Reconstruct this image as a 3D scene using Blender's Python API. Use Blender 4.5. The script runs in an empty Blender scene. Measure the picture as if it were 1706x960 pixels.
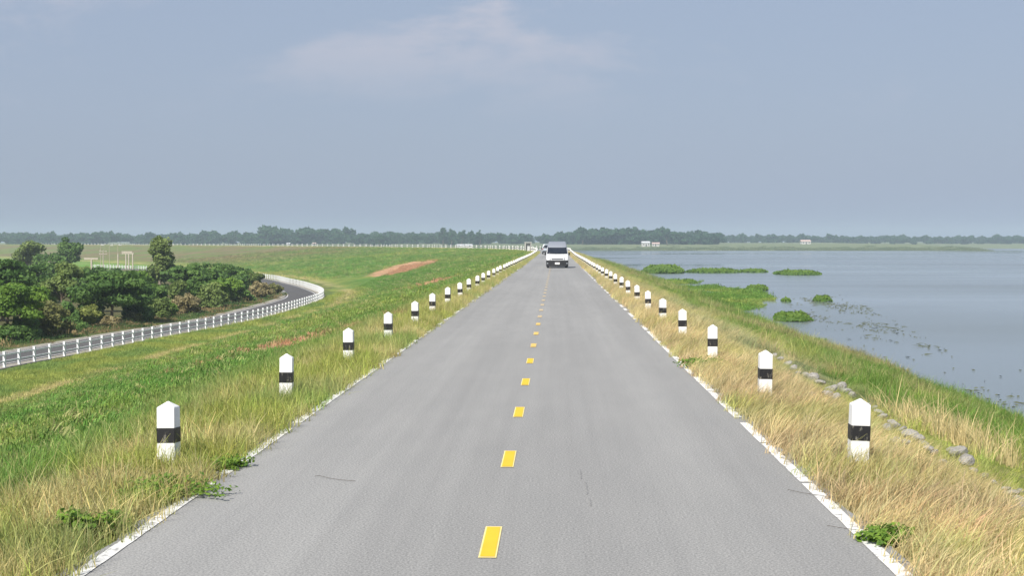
import bpy, bmesh, math, random
import numpy as np
from mathutils import Vector, Matrix, Euler

R = math.radians
rng = np.random.default_rng(7)
random.seed(7)
scene = bpy.context.scene
COL = scene.collection

# ------------------------------------------------------------------ camera
F_PX, W_PX, H_PX = 2400.0, 1706.0, 960.0
CAM_Z = 2.15
VPX, VPY = 926.0, 405.0
yaw = math.atan((VPX - W_PX / 2) / F_PX)
pitch = math.atan((H_PX / 2 - VPY) / F_PX)
cam_data = bpy.data.cameras.new('camera')
cam = bpy.data.objects.new('camera', cam_data)
COL.objects.link(cam)
cam.location = (0, 0, CAM_Z)
cam.rotation_euler = (math.pi / 2 - pitch, 0, yaw)
cam_data.sensor_fit = 'HORIZONTAL'
cam_data.sensor_width = 36.0
cam_data.lens = 36.0 * F_PX / W_PX
cam_data.clip_start = 0.1
cam_data.clip_end = 20000
scene.camera = cam
CAM_R = Euler(cam.rotation_euler).to_matrix()

# ------------------------------------------------------------------ light
SUN_AZ, SUN_EL = R(24), R(44)       # azimuth to the left of straight behind
S = Vector((-math.sin(SUN_AZ) * math.cos(SUN_EL), -math.cos(SUN_AZ) * math.cos(SUN_EL), math.sin(SUN_EL)))
world = bpy.data.worlds.new('World')
scene.world = world
world.use_nodes = True
wn, wl = world.node_tree.nodes, world.node_tree.links
wn.clear()
w_out = wn.new('ShaderNodeOutputWorld')
w_bg = wn.new('ShaderNodeBackground')
w_bg.inputs['Strength'].default_value = 0.065
sky = wn.new('ShaderNodeTexSky')
sky.sky_type = 'NISHITA'
sky.sun_disc = False
sky.sun_elevation = SUN_EL
sky.sun_rotation = math.atan2(S.x, S.y)
sky.altitude = 100
sky.air_density = 1.2
sky.dust_density = 3.0
sky.ozone_density = 1.5
# thin hazy veil and faint clouds, the same all round the sky
tc = wn.new('ShaderNodeTexCoord')
sep = wn.new('ShaderNodeSeparateXYZ'); wl.new(tc.outputs['Generated'], sep.inputs[0])
mp = wn.new('ShaderNodeMapping'); mp.inputs['Scale'].default_value = (3.1, 3.1, 8.5)
mp.inputs['Location'].default_value = (3.80, 8.918, 5.2575)
wl.new(tc.outputs['Generated'], mp.inputs['Vector'])
cn = wn.new('ShaderNodeTexNoise'); cn.inputs['Scale'].default_value = 1.6
cn.inputs['Detail'].default_value = 7; cn.inputs['Roughness'].default_value = 0.6
cn.inputs['Distortion'].default_value = 0.25
wl.new(mp.outputs[0], cn.inputs['Vector'])
cr = wn.new('ShaderNodeMapRange'); cr.interpolation_type = 'SMOOTHSTEP'
cr.inputs['From Min'].default_value = 0.49; cr.inputs['From Max'].default_value = 0.68
wl.new(cn.outputs['Fac'], cr.inputs['Value'])
hr = wn.new('ShaderNodeMapRange'); hr.interpolation_type = 'SMOOTHSTEP'
hr.inputs['From Min'].default_value = 0.07; hr.inputs['From Max'].default_value = 0.175
wl.new(sep.outputs['Z'], hr.inputs['Value'])
cm = wn.new('ShaderNodeMath'); cm.operation = 'MULTIPLY'
wl.new(cr.outputs[0], cm.inputs[0]); wl.new(hr.outputs[0], cm.inputs[1])
cm2 = wn.new('ShaderNodeMath'); cm2.operation = 'MULTIPLY'; cm2.inputs[1].default_value = 0.65
wl.new(cm.outputs[0], cm2.inputs[0])
veil = wn.new('ShaderNodeMixRGB'); veil.inputs['Fac'].default_value = 0.72
veil.inputs['Color2'].default_value = (4.55, 5.45, 7.45, 1)
wl.new(sky.outputs[0], veil.inputs['Color1'])
cmix = wn.new('ShaderNodeMixRGB'); cmix.inputs['Color2'].default_value = (7.3, 7.0, 7.7, 1)
wl.new(cm2.outputs[0], cmix.inputs['Fac']); wl.new(veil.outputs[0], cmix.inputs['Color1'])
wl.new(cmix.outputs[0], w_bg.inputs['Color'])
wl.new(w_bg.outputs[0], w_out.inputs[0])

sun_data = bpy.data.lights.new('sun', 'SUN')
sun_data.energy = 4.6
sun_data.angle = R(0.6)
sun_data.color = (1.0, 0.95, 0.86)
sun = bpy.data.objects.new('sun', sun_data)
COL.objects.link(sun)
sun.rotation_euler = S.to_track_quat('Z', 'Y').to_euler()
sun.location = (0, 0, 60)

scene.view_settings.view_transform = 'Standard'
scene.view_settings.look = 'None'
scene.view_settings.gamma = 1
scene.view_settings.use_curve_mapping = False
scene.view_settings.exposure = 0.45
scene.render.engine = 'CYCLES'
scene.cycles.use_denoising = True
scene.cycles.max_bounces = 6
scene.cycles.transparent_max_bounces = 6
scene.cycles.volume_bounces = 1

# ------------------------------------------------------------------ helpers
def pix_dir(px, py):
    d = CAM_R @ Vector((px - W_PX / 2, H_PX / 2 - py, -F_PX))
    return d
def P(px, py, z):
    """point on the horizontal plane z that the pixel looks at"""
    d = pix_dir(px, py)
    t = (z - CAM_Z) / d.z
    return Vector((d.x * t, d.y * t, z))
def at_depth(px, py, y):
    d = pix_dir(px, py)
    t = y / d.y
    return Vector((d.x * t, y, CAM_Z + d.z * t))

def tag(o, label=None, cat=None, group=None, kind=None):
    if label: o['label'] = label
    if cat: o['category'] = cat
    if group: o['group'] = group
    if kind: o['kind'] = kind
    return o
def empty(name, loc=(0, 0, 0), rz=0, label=None, cat=None, group=None):
    o = bpy.data.objects.new(name, None)
    COL.objects.link(o)
    o.empty_display_size = 0.2
    o.location = loc
    o.rotation_euler = (0, 0, rz)
    return tag(o, label, cat, group)
def link(name, me, parent=None):
    o = bpy.data.objects.new(name, me)
    COL.objects.link(o)
    if parent: o.parent = parent
    return o
def mesh_np(name, v, f, mats=(), smooth=False, face_attr=None, vert_col=None):
    me = bpy.data.meshes.new(name)
    v = np.asarray(v, dtype=np.float32); f = np.asarray(f, dtype=np.int32)
    nf, k = f.shape
    me.vertices.add(len(v)); me.vertices.foreach_set('co', v.ravel())
    me.loops.add(nf * k); me.loops.foreach_set('vertex_index', f.ravel())
    me.polygons.add(nf)
    me.polygons.foreach_set('loop_start', np.arange(nf, dtype=np.int32) * k)
    me.polygons.foreach_set('loop_total', np.full(nf, k, dtype=np.int32))
    if smooth: me.polygons.foreach_set('use_smooth', np.ones(nf, dtype=bool))
    if face_attr is not None:
        a = me.attributes.new('tint', 'FLOAT', 'FACE'); a.data.foreach_set('value', np.asarray(face_attr, dtype=np.float32))
    if vert_col is not None:
        a = me.attributes.new('col', 'FLOAT_COLOR', 'POINT')
        c = np.ones((len(v), 4), dtype=np.float32); c[:, :3] = vert_col
        a.data.foreach_set('color', c.ravel())
    me.update(calc_edges=True)
    for m in mats: me.materials.append(m)
    return me

class MB:
    """collects boxes, tubes, plates into one mesh"""
    def __init__(s): s.v, s.f = [], []
    def add(s, vs, fs):
        o = len(s.v); s.v += [tuple(p) for p in vs]; s.f += [tuple(i + o for i in f) for f in fs]; return s
    def box(s, cx, cy, cz, sx, sy, sz, M=None):
        vs = [Vector((cx + sx * a / 2, cy + sy * b / 2, cz + sz * c / 2)) for c in (-1, 1) for a, b in ((-1, -1), (1, -1), (1, 1), (-1, 1))]
        if M: vs = [M @ p for p in vs]
        return s.add(vs, [(0, 3, 2, 1), (4, 5, 6, 7), (0, 1, 5, 4), (1, 2, 6, 5), (2, 3, 7, 6), (3, 0, 4, 7)])
    def tube(s, pts, rads, n=7, cap=True):
        pts = [Vector(p) for p in pts]; base = len(s.v)
        for i, p in enumerate(pts):
            t = (pts[min(i + 1, len(pts) - 1)] - pts[max(i - 1, 0)]).normalized()
            a = t.cross(Vector((0, 0, 1)));
            if a.length < 1e-3: a = Vector((1, 0, 0))
            a.normalize(); b = t.cross(a)
            for k in range(n):
                an = 2 * math.pi * k / n
                s.v.append(tuple(p + (a * math.cos(an) + b * math.sin(an)) * rads[i]))
        for i in range(len(pts) - 1):
            for k in range(n):
                q = base + i * n
                s.f.append((q + k, q + (k + 1) % n, q + n + (k + 1) % n, q + n + k))
        if cap:
            s.f.append(tuple(base + k for k in range(n))[::-1])
            s.f.append(tuple(base + (len(pts) - 1) * n + k for k in range(n)))
        return s
    def mesh(s, name, mat=None, smooth=False, bevel=0):
        me = bpy.data.meshes.new(name)
        me.from_pydata(s.v, [], s.f); me.update()
        bm = bmesh.new(); bm.from_mesh(me)
        bmesh.ops.recalc_face_normals(bm, faces=bm.faces)
        if bevel:
            bmesh.ops.bevel(bm, geom=[e for e in bm.edges if e.calc_face_angle(0) > 0.5], offset=bevel, segments=2, affect='EDGES', profile=0.5)
        if smooth:
            for f in bm.faces: f.smooth = True
        bm.to_mesh(me); bm.free()
        if mat: me.materials.append(mat)
        return me
    def build(s, name, mat, parent=None, smooth=False, bevel=0):
        return link(name, s.mesh(name, mat, smooth, bevel), parent)

def hash2(ix, iy, seed):
    h = (ix.astype(np.int64) * 374761393 + iy.astype(np.int64) * 668265263 + seed * 1442695041) & 0xffffffff
    h = ((h ^ (h >> 13)) * 1274126177) & 0xffffffff
    return ((h ^ (h >> 16)) & 0xffff) / 65535.0
def vnoise(x, y, seed=0):
    x = np.asarray(x, float); y = np.asarray(y, float)
    ix, iy = np.floor(x), np.floor(y); fx, fy = x - ix, y - iy
    fx = fx * fx * (3 - 2 * fx); fy = fy * fy * (3 - 2 * fy)
    a = hash2(ix, iy, seed); b = hash2(ix + 1, iy, seed); c = hash2(ix, iy + 1, seed); d = hash2(ix + 1, iy + 1, seed)
    return (a * (1 - fx) + b * fx) * (1 - fy) + (c * (1 - fx) + d * fx) * fy
def fbm(x, y, seed=0, octs=4):
    t, a, s = 0, 0.5, 0
    for o in range(octs):
        t = t + a * vnoise(np.asarray(x) * 2 ** o, np.asarray(y) * 2 ** o, seed + o); s += a; a *= 0.5
    return t / s
def sstep(a, b, x):
    t = np.clip((np.asarray(x, float) - a) / (b - a), 0, 1); return t * t * (3 - 2 * t)
def mix3(a, b, t):
    t = np.asarray(t)[..., None]; return np.asarray(a) * (1 - t) + np.asarray(b) * t

# ------------------------------------------------------------------ materials
def new_mat(name, rough=0.8, spec=0.3):
    m = bpy.data.materials.new(name); m.use_nodes = True
    nt = m.node_tree; b = nt.nodes['Principled BSDF']
    b.inputs['Roughness'].default_value = rough
    b.inputs['Specular IOR Level'].default_value = spec
    return m, nt, b
def N(nt, t, **kw):
    n = nt.nodes.new(t)
    for k, v in kw.items():
        if k in n.inputs: n.inputs[k].default_value = v
        else: setattr(n, k, v)
    return n
def noise_of(nt, scale, detail=4, rough=0.55, stretch=None, coord='Object', dist=0.0, per_object=False):
    t = N(nt, 'ShaderNodeTexCoord'); n = N(nt, 'ShaderNodeTexNoise', Scale=scale, Detail=detail, Roughness=rough, Distortion=dist)
    if per_object:
        oi = N(nt, 'ShaderNodeObjectInfo'); n.noise_dimensions = '4D'
        mu = N(nt, 'ShaderNodeMath', operation='MULTIPLY'); mu.inputs[1].default_value = 57.0
        nt.links.new(oi.outputs['Random'], mu.inputs[0]); nt.links.new(mu.outputs[0], n.inputs['W'])
    if stretch:
        m = N(nt, 'ShaderNodeMapping'); m.inputs['Scale'].default_value = stretch
        nt.links.new(t.outputs[coord], m.inputs[0]); nt.links.new(m.outputs[0], n.inputs['Vector'])
    else: nt.links.new(t.outputs[coord], n.inputs['Vector'])
    return n
def ramp(nt, src, stops):
    r = N(nt, 'ShaderNodeValToRGB'); e = r.color_ramp.elements
    while len(e) < len(stops): e.new(0.5)
    for i, (p, c) in enumerate(stops):
        e[i].position = p; e[i].color = (*c, 1) if len(c) == 3 else c
    nt.links.new(src, r.inputs[0]); return r
def mixc(nt, fac, a, b, mode='MIX'):
    m = N(nt, 'ShaderNodeMixRGB', blend_type=mode)
    for s, v in ((0, fac), (1, a), (2, b)):
        if hasattr(v, 'type') and hasattr(v, 'links'): nt.links.new(v, m.inputs[s])
        else: m.inputs[s].default_value = v if s == 0 else (*v, 1)
    return m.outputs[0]
def bump(nt, b, h, strength=0.4, dist=0.02):
    n = N(nt, 'ShaderNodeBump', Strength=strength, Distance=dist)
    nt.links.new(h, n.inputs['Height']); nt.links.new(n.outputs[0], b.inputs['Normal'])
def simple(name, c, rough=0.6, spec=0.3, var=0.12, scale=6, metal=0.0):
    m, nt, b = new_mat(name, rough, spec)
    n = noise_of(nt, scale, 5)
    r = ramp(nt, n.outputs['Fac'], [(0.3, tuple(x * (1 - var) for x in c)), (0.7, tuple(min(1, x * (1 + var)) for x in c))])
    nt.links.new(r.outputs[0], b.inputs['Base Color'])
    b.inputs['Metallic'].default_value = metal
    return m

# asphalt of the crest road
def asphalt_mat(name, lo, hi):
    m, nt, b = new_mat(name, 0.85, 0.25)
    fine = noise_of(nt, 55, 3, 0.75)
    mid = noise_of(nt, 2.2, 5, 0.6, (1, 0.22, 1))
    big = noise_of(nt, 0.25, 3, 0.5, (1, 0.15, 1))
    streak = noise_of(nt, 7, 3, 0.5, (1, 0.012, 1))
    c0 = ramp(nt, fine.outputs['Fac'], [(0.30, lo), (0.70, hi)])
    s1 = ramp(nt, mid.outputs['Fac'], [(0.3, (0.95, 0.95, 0.955)), (0.72, (1.035, 1.03, 1.03))])
    s2 = ramp(nt, big.outputs['Fac'], [(0.35, (0.92, 0.92, 0.915)), (0.65, (1.06, 1.06, 1.055))])
    s3 = ramp(nt, streak.outputs['Fac'], [(0.3, (0.965, 0.965, 0.965)), (0.7, (1.03, 1.03, 1.03))])
    c = mixc(nt, 1.0, c0.outputs[0], s1.outputs[0], 'MULTIPLY')
    c = mixc(nt, 1.0, c, s2.outputs[0], 'MULTIPLY')
    c = mixc(nt, 1.0, c, s3.outputs[0], 'MULTIPLY')
    band = noise_of(nt, 1.3, 2, 0.5, (1, 0.004, 1))
    s4 = ramp(nt, band.outputs['Fac'], [(0.35, (0.94, 0.94, 0.94)), (0.65, (1.045, 1.045, 1.04))])
    c = mixc(nt, 1.0, c, s4.outputs[0], 'MULTIPLY')
    vor = N(nt, 'ShaderNodeTexVoronoi', Scale=70.0)
    t = N(nt, 'ShaderNodeTexCoord'); nt.links.new(t.outputs['Object'], vor.inputs['Vector'])
    bump(nt, b, vor.outputs['Distance'], 0.35, 0.006)
    nt.links.new(c, b.inputs['Base Color'])
    return m
M_ASPH = asphalt_mat('worn_asphalt', (0.15, 0.15, 0.15), (0.39, 0.387, 0.375))
M_ASPH2 = asphalt_mat('lower_asphalt', (0.065, 0.062, 0.062), (0.125, 0.12, 0.118))

def paint_mat(name, c, under=(0.27, 0.265, 0.255), thr=(0.42, 0.50), scale=9):
    m, nt, b = new_mat(name, 0.6, 0.35)
    n = noise_of(nt, scale, 6, 0.7); n2 = noise_of(nt, 2.5, 3)
    mask = ramp(nt, n.outputs['Fac'], [(thr[0], (0, 0, 0)), (thr[1], (1, 1, 1))])
    cc = ramp(nt, n2.outputs['Fac'], [(0.3, tuple(x * 0.88 for x in c)), (0.7, c)])
    nt.links.new(mixc(nt, mask.outputs[0], under, cc.outputs[0]), b.inputs['Base Color'])
    return m
M_LINE = paint_mat('edge_line_paint', (0.78, 0.77, 0.74), thr=(0.37, 0.46))
M_YEL = paint_mat('yellow_paint', (0.80, 0.50, 0.02), thr=(0.22, 0.30))
M_YELEDGE = paint_mat('pale_yellow_paint', (0.86, 0.72, 0.30), thr=(0.22, 0.30))
M_TAR = paint_mat('tar_stain', (0.15, 0.15, 0.15), thr=(0.45, 0.6), scale=40)
M_YELOLD = paint_mat('worn_yellow_paint', (0.74, 0.50, 0.12), thr=(0.30, 0.42))
M_YELFADE = paint_mat('faded_yellow_paint', (0.66, 0.50, 0.26), thr=(0.38, 0.52))
M_WHITE = None
def post_mat():
    m, nt, b = new_mat('white_painted_concrete', 0.65, 0.3)
    t = N(nt, 'ShaderNodeTexCoord'); sp = N(nt, 'ShaderNodeSeparateXYZ'); nt.links.new(t.outputs['Object'], sp.inputs[0])
    n = noise_of(nt, 14, 6, 0.7, (1, 1, 0.35), per_object=True); n2 = noise_of(nt, 4, 3, per_object=True)
    oi = N(nt, 'ShaderNodeObjectInfo')
    mr = N(nt, 'ShaderNodeMapRange'); mr.inputs['From Min'].default_value = 0.34; mr.inputs['From Max'].default_value = 0.02
    nt.links.new(sp.outputs['Z'], mr.inputs['Value'])
    pk = ramp(nt, n.outputs['Fac'], [(0.47, (0, 0, 0)), (0.58, (1, 1, 1))])
    mm = N(nt, 'ShaderNodeMath', operation='MULTIPLY'); nt.links.new(mr.outputs[0], mm.inputs[0]); nt.links.new(pk.outputs[0], mm.inputs[1])
    mm2 = N(nt, 'ShaderNodeMath', operation='MULTIPLY'); nt.links.new(mm.outputs[0], mm2.inputs[0]); mm2.inputs[1].default_value = 0.9
    base = ramp(nt, n2.outputs['Fac'], [(0.3, (0.70, 0.70, 0.685)), (0.7, (0.84, 0.84, 0.83))])
    nt.links.new(mixc(nt, mm2.outputs[0], base.outputs[0], (0.33, 0.30, 0.24)), b.inputs['Base Color'])
    bump(nt, b, n.outputs['Fac'], 0.15, 0.004)
    return m
M_POST = post_mat()
def band_mat():
    m, nt, b = new_mat('chipped_black_paint', 0.5, 0.35)
    n = noise_of(nt, 26, 5, 0.75, (1, 1, 0.3), per_object=True)
    c = ramp(nt, n.outputs['Fac'], [(0.56, (0.016, 0.016, 0.018)), (0.63, (0.20, 0.19, 0.16))])
    nt.links.new(c.outputs[0], b.inputs['Base Color']); return m
M_BAND = band_mat()
M_FENCE = simple('fence_white', (0.72, 0.73, 0.74), 0.7, 0.25, 0.07, 3)

def cover_mat(name):
    """ground under the grass: colour laid out by vertex colour, broken up with noise"""
    m, nt, b = new_mat(name, 0.95, 0.1)
    a = N(nt, 'ShaderNodeAttribute', attribute_name='col')
    n = noise_of(nt, 1.1, 6, 0.65); n2 = noise_of(nt, 0.12, 4, 0.6); n3 = noise_of(nt, 7, 4, 0.7)
    s = ramp(nt, n.outputs['Fac'], [(0.25, (0.62, 0.64, 0.6)), (0.75, (1.3, 1.28, 1.25))])
    s2 = ramp(nt, n2.outputs['Fac'], [(0.3, (0.80, 0.86, 0.8)), (0.7, (1.2, 1.14, 1.1))])
    c = mixc(nt, 1.0, a.outputs['Color'], s.outputs[0], 'MULTIPLY')
    c = mixc(nt, 1.0, c, s2.outputs[0], 'MULTIPLY')
    nt.links.new(c, b.inputs['Base Color'])
    mx = N(nt, 'ShaderNodeMath', operation='ADD'); nt.links.new(n.outputs['Fac'], mx.inputs[0]); nt.links.new(n3.outputs['Fac'], mx.inputs[1])
    bump(nt, b, mx.outputs[0], 0.9, 0.25)
    return m
M_COVER = cover_mat('grass_cover')
M_LAND = cover_mat('plain_cover')

def leaf_mat(name, c0, c1, attr='tint', trans=0.35, inst=False):
    m, nt, b = new_mat(name, 0.6, 0.25)
    out = nt.nodes['Material Output']
    if inst:
        a = N(nt, 'ShaderNodeAttribute', attribute_name='col'); a.attribute_type = 'INSTANCER'
        oi = N(nt, 'ShaderNodeAttribute', attribute_name='tint')
        r = ramp(nt, oi.outputs['Fac'], [(0.0, (0.66, 0.70, 0.68)), (1.0, (1.34, 1.26, 1.2))])
        c = mixc(nt, 1.0, a.outputs['Color'], r.outputs[0], 'MULTIPLY')
    else:
        a = N(nt, 'ShaderNodeAttribute', attribute_name=attr)
        c = ramp(nt, a.outputs['Fac'], [(0.0, c0), (1.0, c1)]).outputs[0]
    nt.links.new(c, b.inputs['Base Color'])
    tr = N(nt, 'ShaderNodeBsdfTranslucent'); nt.links.new(c, tr.inputs['Color'])
    ms = N(nt, 'ShaderNodeMixShader'); ms.inputs[0].default_value = trans
    nt.links.new(b.outputs[0], ms.inputs[1]); nt.links.new(tr.outputs[0], ms.inputs[2])
    nt.links.new(ms.outputs[0], out.inputs['Surface'])
    return m
M_GRASS = leaf_mat('grass_blades', None, None, trans=0.3, inst=True)

# ------------------------------------------------------------------ the line of the dam
CX = -0.42
def build_path():
    pts = [(CX, -500.0)]; x, y, h = CX, -500.0, 0.0      # heading measured to the left of +Y
    out = []
    step = 1.0
    s = -500.0
    while s < 3200:
        out.append((s, x, y, h))
        k = 0.0
        if 285 < s <= 285 + 300: k = 1 / 590.0
        elif 585 < s <= 925: k = 1 / 2500.0
        h += k * step
        x -= math.sin(h) * step; y += math.cos(h) * step
        s += step
    return np.array(out)
PATH = build_path()
def path_at(s):
    s = np.asarray(s, float)
    return np.interp(s, PATH[:, 0], PATH[:, 1]), np.interp(s, PATH[:, 0], PATH[:, 2]), np.interp(s, PATH[:, 0], PATH[:, 3])
def crest_z(s):
    return np.interp(s, [-500, 215, 350, 590, 900, 1400, 4000], [0, 0, 0.42, 0.75, 1.08, 1.3, 1.3])
def su_point(s, u):
    x, y, h = path_at(s)
    return x + np.cos(h) * u, y + np.sin(h) * u
TOE_S = np.array([-600., 60.]); TOE_W = np.array([29., 29.])
G_Z = -5.75            # the plain below the dam
WATER_Z = -3.85
FENCE_PX = [(-330, 700), (-160, 655), (0, 613), (140, 587), (270, 561), (420, 533), (500, 511), (540, 493.5), (512, 479.5), (480, 471.5), (440, 463.5), (330, 453.5), (225, 448), (150, 445.5)]
FP = [P(a, b, G_Z + 0.05) for a, b in FENCE_PX]
def smooth_curve(pts, step):
    pts = [Vector(p) for p in pts]; out = []
    for i in range(len(pts) - 1):
        p0 = pts[max(i - 1, 0)]; p1 = pts[i]; p2 = pts[i + 1]; p3 = pts[min(i + 2, len(pts) - 1)]
        for k in range(40):
            t = k / 40
            out.append(0.5 * ((2 * p1) + (p2 - p0) * t + (2 * p0 - 5 * p1 + 4 * p2 - p3) * t * t + (3 * p1 - p0 - 3 * p2 + p3) * t ** 3))
    out.append(pts[-1]); a = np.array([tuple(p) for p in out])
    for _ in range(60): a[1:-1] = a[1:-1] * 0.5 + (a[:-2] + a[2:]) * 0.25
    d = np.concatenate([[0], np.cumsum(np.hypot(*np.diff(a[:, :2], axis=0).T))])
    q = np.arange(0, d[-1], step)
    return np.stack([np.interp(q, d, a[:, k]) for k in range(3)], -1)
FC = smooth_curve(FP, 2.28)
FC = smooth_curve(FP, 2.28)
PROF = np.array([(-31.5, -6.3), (-29, -5.78), (-25.8, -5.66), (-22, -4.85), (-15, -3.0), (-8, -1.16), (-6.0, -0.62), (-4.7, -0.20), (-3.4, -0.05),
                 (-2.72, -0.03), (2.72, -0.03), (3.4, -0.06), (4.2, -0.16), (5.2, -0.44), (6.3, -0.80), (9, -1.75), (14.8, -3.85), (18, -4.9), (25, -6.9)])
def prof(u, s=None):
    u = np.asarray(u, float)
    if s is not None:
        tw = np.interp(s, TOE_S, TOE_W); ue = np.where(u < -4.7, -4.7 + (u + 4.7) * 24.3 / (tw - 4.7), u)
    else: ue = u
    return np.interp(ue, PROF[:, 0], PROF[:, 1])
def u_norm(s, u):
    """offset rescaled so that the toe always lies at -29"""
    tw = np.interp(s, TOE_S, TOE_W); return np.where(u < -4.7, -4.7 + (u + 4.7) * 24.3 / (tw - 4.7), u)
def emb_z(s, u):
    x, y = su_point(s, u)
    zc = crest_z(s); p = prof(u, s)
    f = np.clip((p + 5.8) / 5.8, 0, 1)               # the crest lift fades out to the toe
    slope = sstep(-0.15, -1.2, p) * sstep(-6.0, -5.6, p)
    lump = (fbm(x * 0.35, y * 0.35, 3) - 0.5) * 0.34 + (fbm(x * 1.3, y * 1.3, 9, 3) - 0.5) * 0.14
    edge = sstep(2.85, 3.6, np.abs(u))
    shore = (fbm(s * 0.16, s * 0 + 3, 13, 3) - 0.5) * 1.5 * np.exp(-((u - 14) / 4.0) ** 2)
    return p + zc * f + lump * slope + shore + (fbm(x * 1.5, y * 1.5, 5, 3) - 0.5) * 0.07 * edge
def nearest_su(x, y):
    """signed offset and chainage of points (arrays)"""
    x = np.atleast_1d(np.asarray(x, float)); y = np.atleast_1d(np.asarray(y, float))
    Pk = PATH[::4]
    ss = np.empty(len(x)); uu = np.empty(len(x))
    for i0 in range(0, len(x), 2000):
        xs = x[i0:i0 + 2000, None]; ys = y[i0:i0 + 2000, None]
        d = (xs - Pk[None, :, 1]) ** 2 + (ys - Pk[None, :, 2]) ** 2
        j = d.argmin(1); h = Pk[j, 3]
        dx = xs[:, 0] - Pk[j, 1]; dy = ys[:, 0] - Pk[j, 2]
        al = -np.sin(h) * dx + np.cos(h) * dy
        ss[i0:i0 + 2000] = Pk[j, 0] + al
        uu[i0:i0 + 2000] = np.cos(h) * dx + np.sin(h) * dy
    return ss, uu
_fs, _fu = nearest_su(FC[:, 0], FC[:, 1]); _o = np.argsort(_fs); _fs, _fw = _fs[_o], -_fu[_o] - 2.0
_g = np.arange(60, 460, 8.0); _w = np.maximum(29.0, np.interp(_g, _fs, _fw)); _w[_g < 205] = 29.0
_w = np.convolve(np.pad(_w, 4, mode='edge'), np.ones(9) / 9, 'valid')
_w = np.minimum(_w, 120)
TOE_S = np.concatenate([[-600.], _g, [4000.]]); TOE_W = np.concatenate([[29.], _w, [_w[-1]]])
def hit(px, py):
    """pixel -> point on the embankment surface"""
    d = pix_dir(px, py); ts = np.concatenate([np.arange(6, 120, 0.25), np.arange(120, 900, 0.6)]) / d.y
    x, y, z = d.x * ts, d.y * ts, CAM_Z + d.z * ts
    s, u = nearest_su(x, y)
    below = z < np.where((u_norm(s, u) > -31) & (u < 25), emb_z(s, u), -5.76)
    i = int(np.argmax(below))
    return x[i], y[i], z[i], s[i], u[i]

# bare soil patches on the landward slope, found from the picture and laid on the slope
SOIL = []
for (x0, y0, x1, y1, w) in ((636, 459, 648, 449, 3.2), (656, 458, 668, 442, 3.6), (676, 454, 690, 437, 3.6), (698, 446, 714, 435, 3.0), (712, 477, 722, 469, 2.6), (728, 475, 740, 466, 2.6), (425, 584, 540, 571, 2.6)):
    a = hit(x0, y0); b = hit(x1, y1)
    SOIL.append(((a[0], a[1]), (b[0], b[1]), w))
def soil_mask(x, y):
    m = np.zeros(np.shape(x))
    for (a, b, w) in SOIL:
        ax, ay = a; dx, dy = b[0] - ax, b[1] - ay; L2 = dx * dx + dy * dy
        t = np.clip(((x - ax) * dx + (y - ay) * dy) / L2, 0, 1)
        d = np.hypot(x - ax - t * dx, y - ay - t * dy)
        ww = w * (0.35 + 1.3 * fbm(x * 0.22, y * 0.22, 31)) * (0.45 + np.sin(np.pi * np.clip(t, 0.03, 0.97)) * 0.75)
        m = np.maximum(m, sstep(1.15, 0.75, d / ww))
    return m
C_TAN = (0.60, 0.51, 0.27); C_YG = (0.33, 0.38, 0.09); C_GREEN = (0.145, 0.29, 0.055); C_OLIVE = (0.21, 0.31, 0.08)
C_SOIL = (0.52, 0.31, 0.19); C_BROWN = (0.26, 0.22, 0.12); C_LUSH = (0.13, 0.25, 0.04); C_GREYG = (0.30, 0.33, 0.17)
def cover_col(x, y, s, u, verge=True):
    u = u_norm(s, u)
    n1 = fbm(x * 0.30, y * 0.30, 11); n2 = fbm(x * 0.06, y * 0.045, 17); n3 = fbm(x * 1.1, y * 1.1, 23, 3)
    g = mix3(C_GREEN, C_OLIVE, sstep(0.42, 0.62, n1)); g = mix3(g, C_YG, sstep(0.54, 0.72, n2) * 0.5)
    g = mix3(g, C_BROWN, sstep(430, 640, s) * (0.45 + 0.5 * sstep(0.4, 0.6, n2)))
    toe = np.exp(-((u + 26.4 + (n1 - 0.5) * 2) / 0.8) ** 2) * sstep(0.36, 0.56, n1)
    flat = mix3(C_OLIVE, C_YG, sstep(0.35, 0.6, n1))
    g = mix3(g, flat, sstep(-23, -26, u))
    g = mix3(g, C_TAN, toe * 0.8)
    lv = mix3(C_YG, C_TAN, np.clip(sstep(0.42, 0.68, n3) * 0.68, 0, 1)); lv = mix3(lv, C_OLIVE, sstep(0.55, 0.68, n1) * 0.7)
    lv = mix3(lv, C_TAN, sstep(20, 70, s) * 0.2)
    w = sstep(-5.2 - (n1 - .5) * 2, -4.0 - (n1 - .5), u); g = mix3(g, lv, w)
    rv = mix3(C_TAN, (0.50, 0.42, 0.23), sstep(0.4, 0.65, n1)); rv = mix3(rv, C_YG, sstep(0.52, 0.66, n3) * 0.45)
    g = mix3(g, rv, sstep(-0.5, 0.5, u))
    rs = mix3(C_GREYG, C_YG, sstep(0.4, 0.6, n1)); rs = mix3(rs, C_TAN, sstep(0.50, 0.66, n3) * 0.6)
    g = mix3(g, rs, sstep(3.9 + (n1 - .5) * 1.6, 5.0 + (n1 - .5) * 1.6, u))
    rl = mix3(C_LUSH, C_OLIVE, sstep(0.4, 0.65, n1)); rl = mix3(rl, C_YG, sstep(0.55, 0.7, n3) * 0.6); rl = mix3(rl, (0.40, 0.35, 0.18), sstep(0.56, 0.66, fbm(x * 0.22, y * 0.16, 19)) * 0.75); rl = mix3(rl, (0.16, 0.15, 0.07), sstep(0.58, 0.7, fbm(x * 0.5, y * 0.3, 29)) * 0.6)
    g = mix3(g, rl, sstep(6.2 + (n1 - .5) * 2, 7.8 + (n1 - .5) * 3, u))
    return mix3(g, C_SOIL, soil_mask(x, y) * (u < -4))

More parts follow.
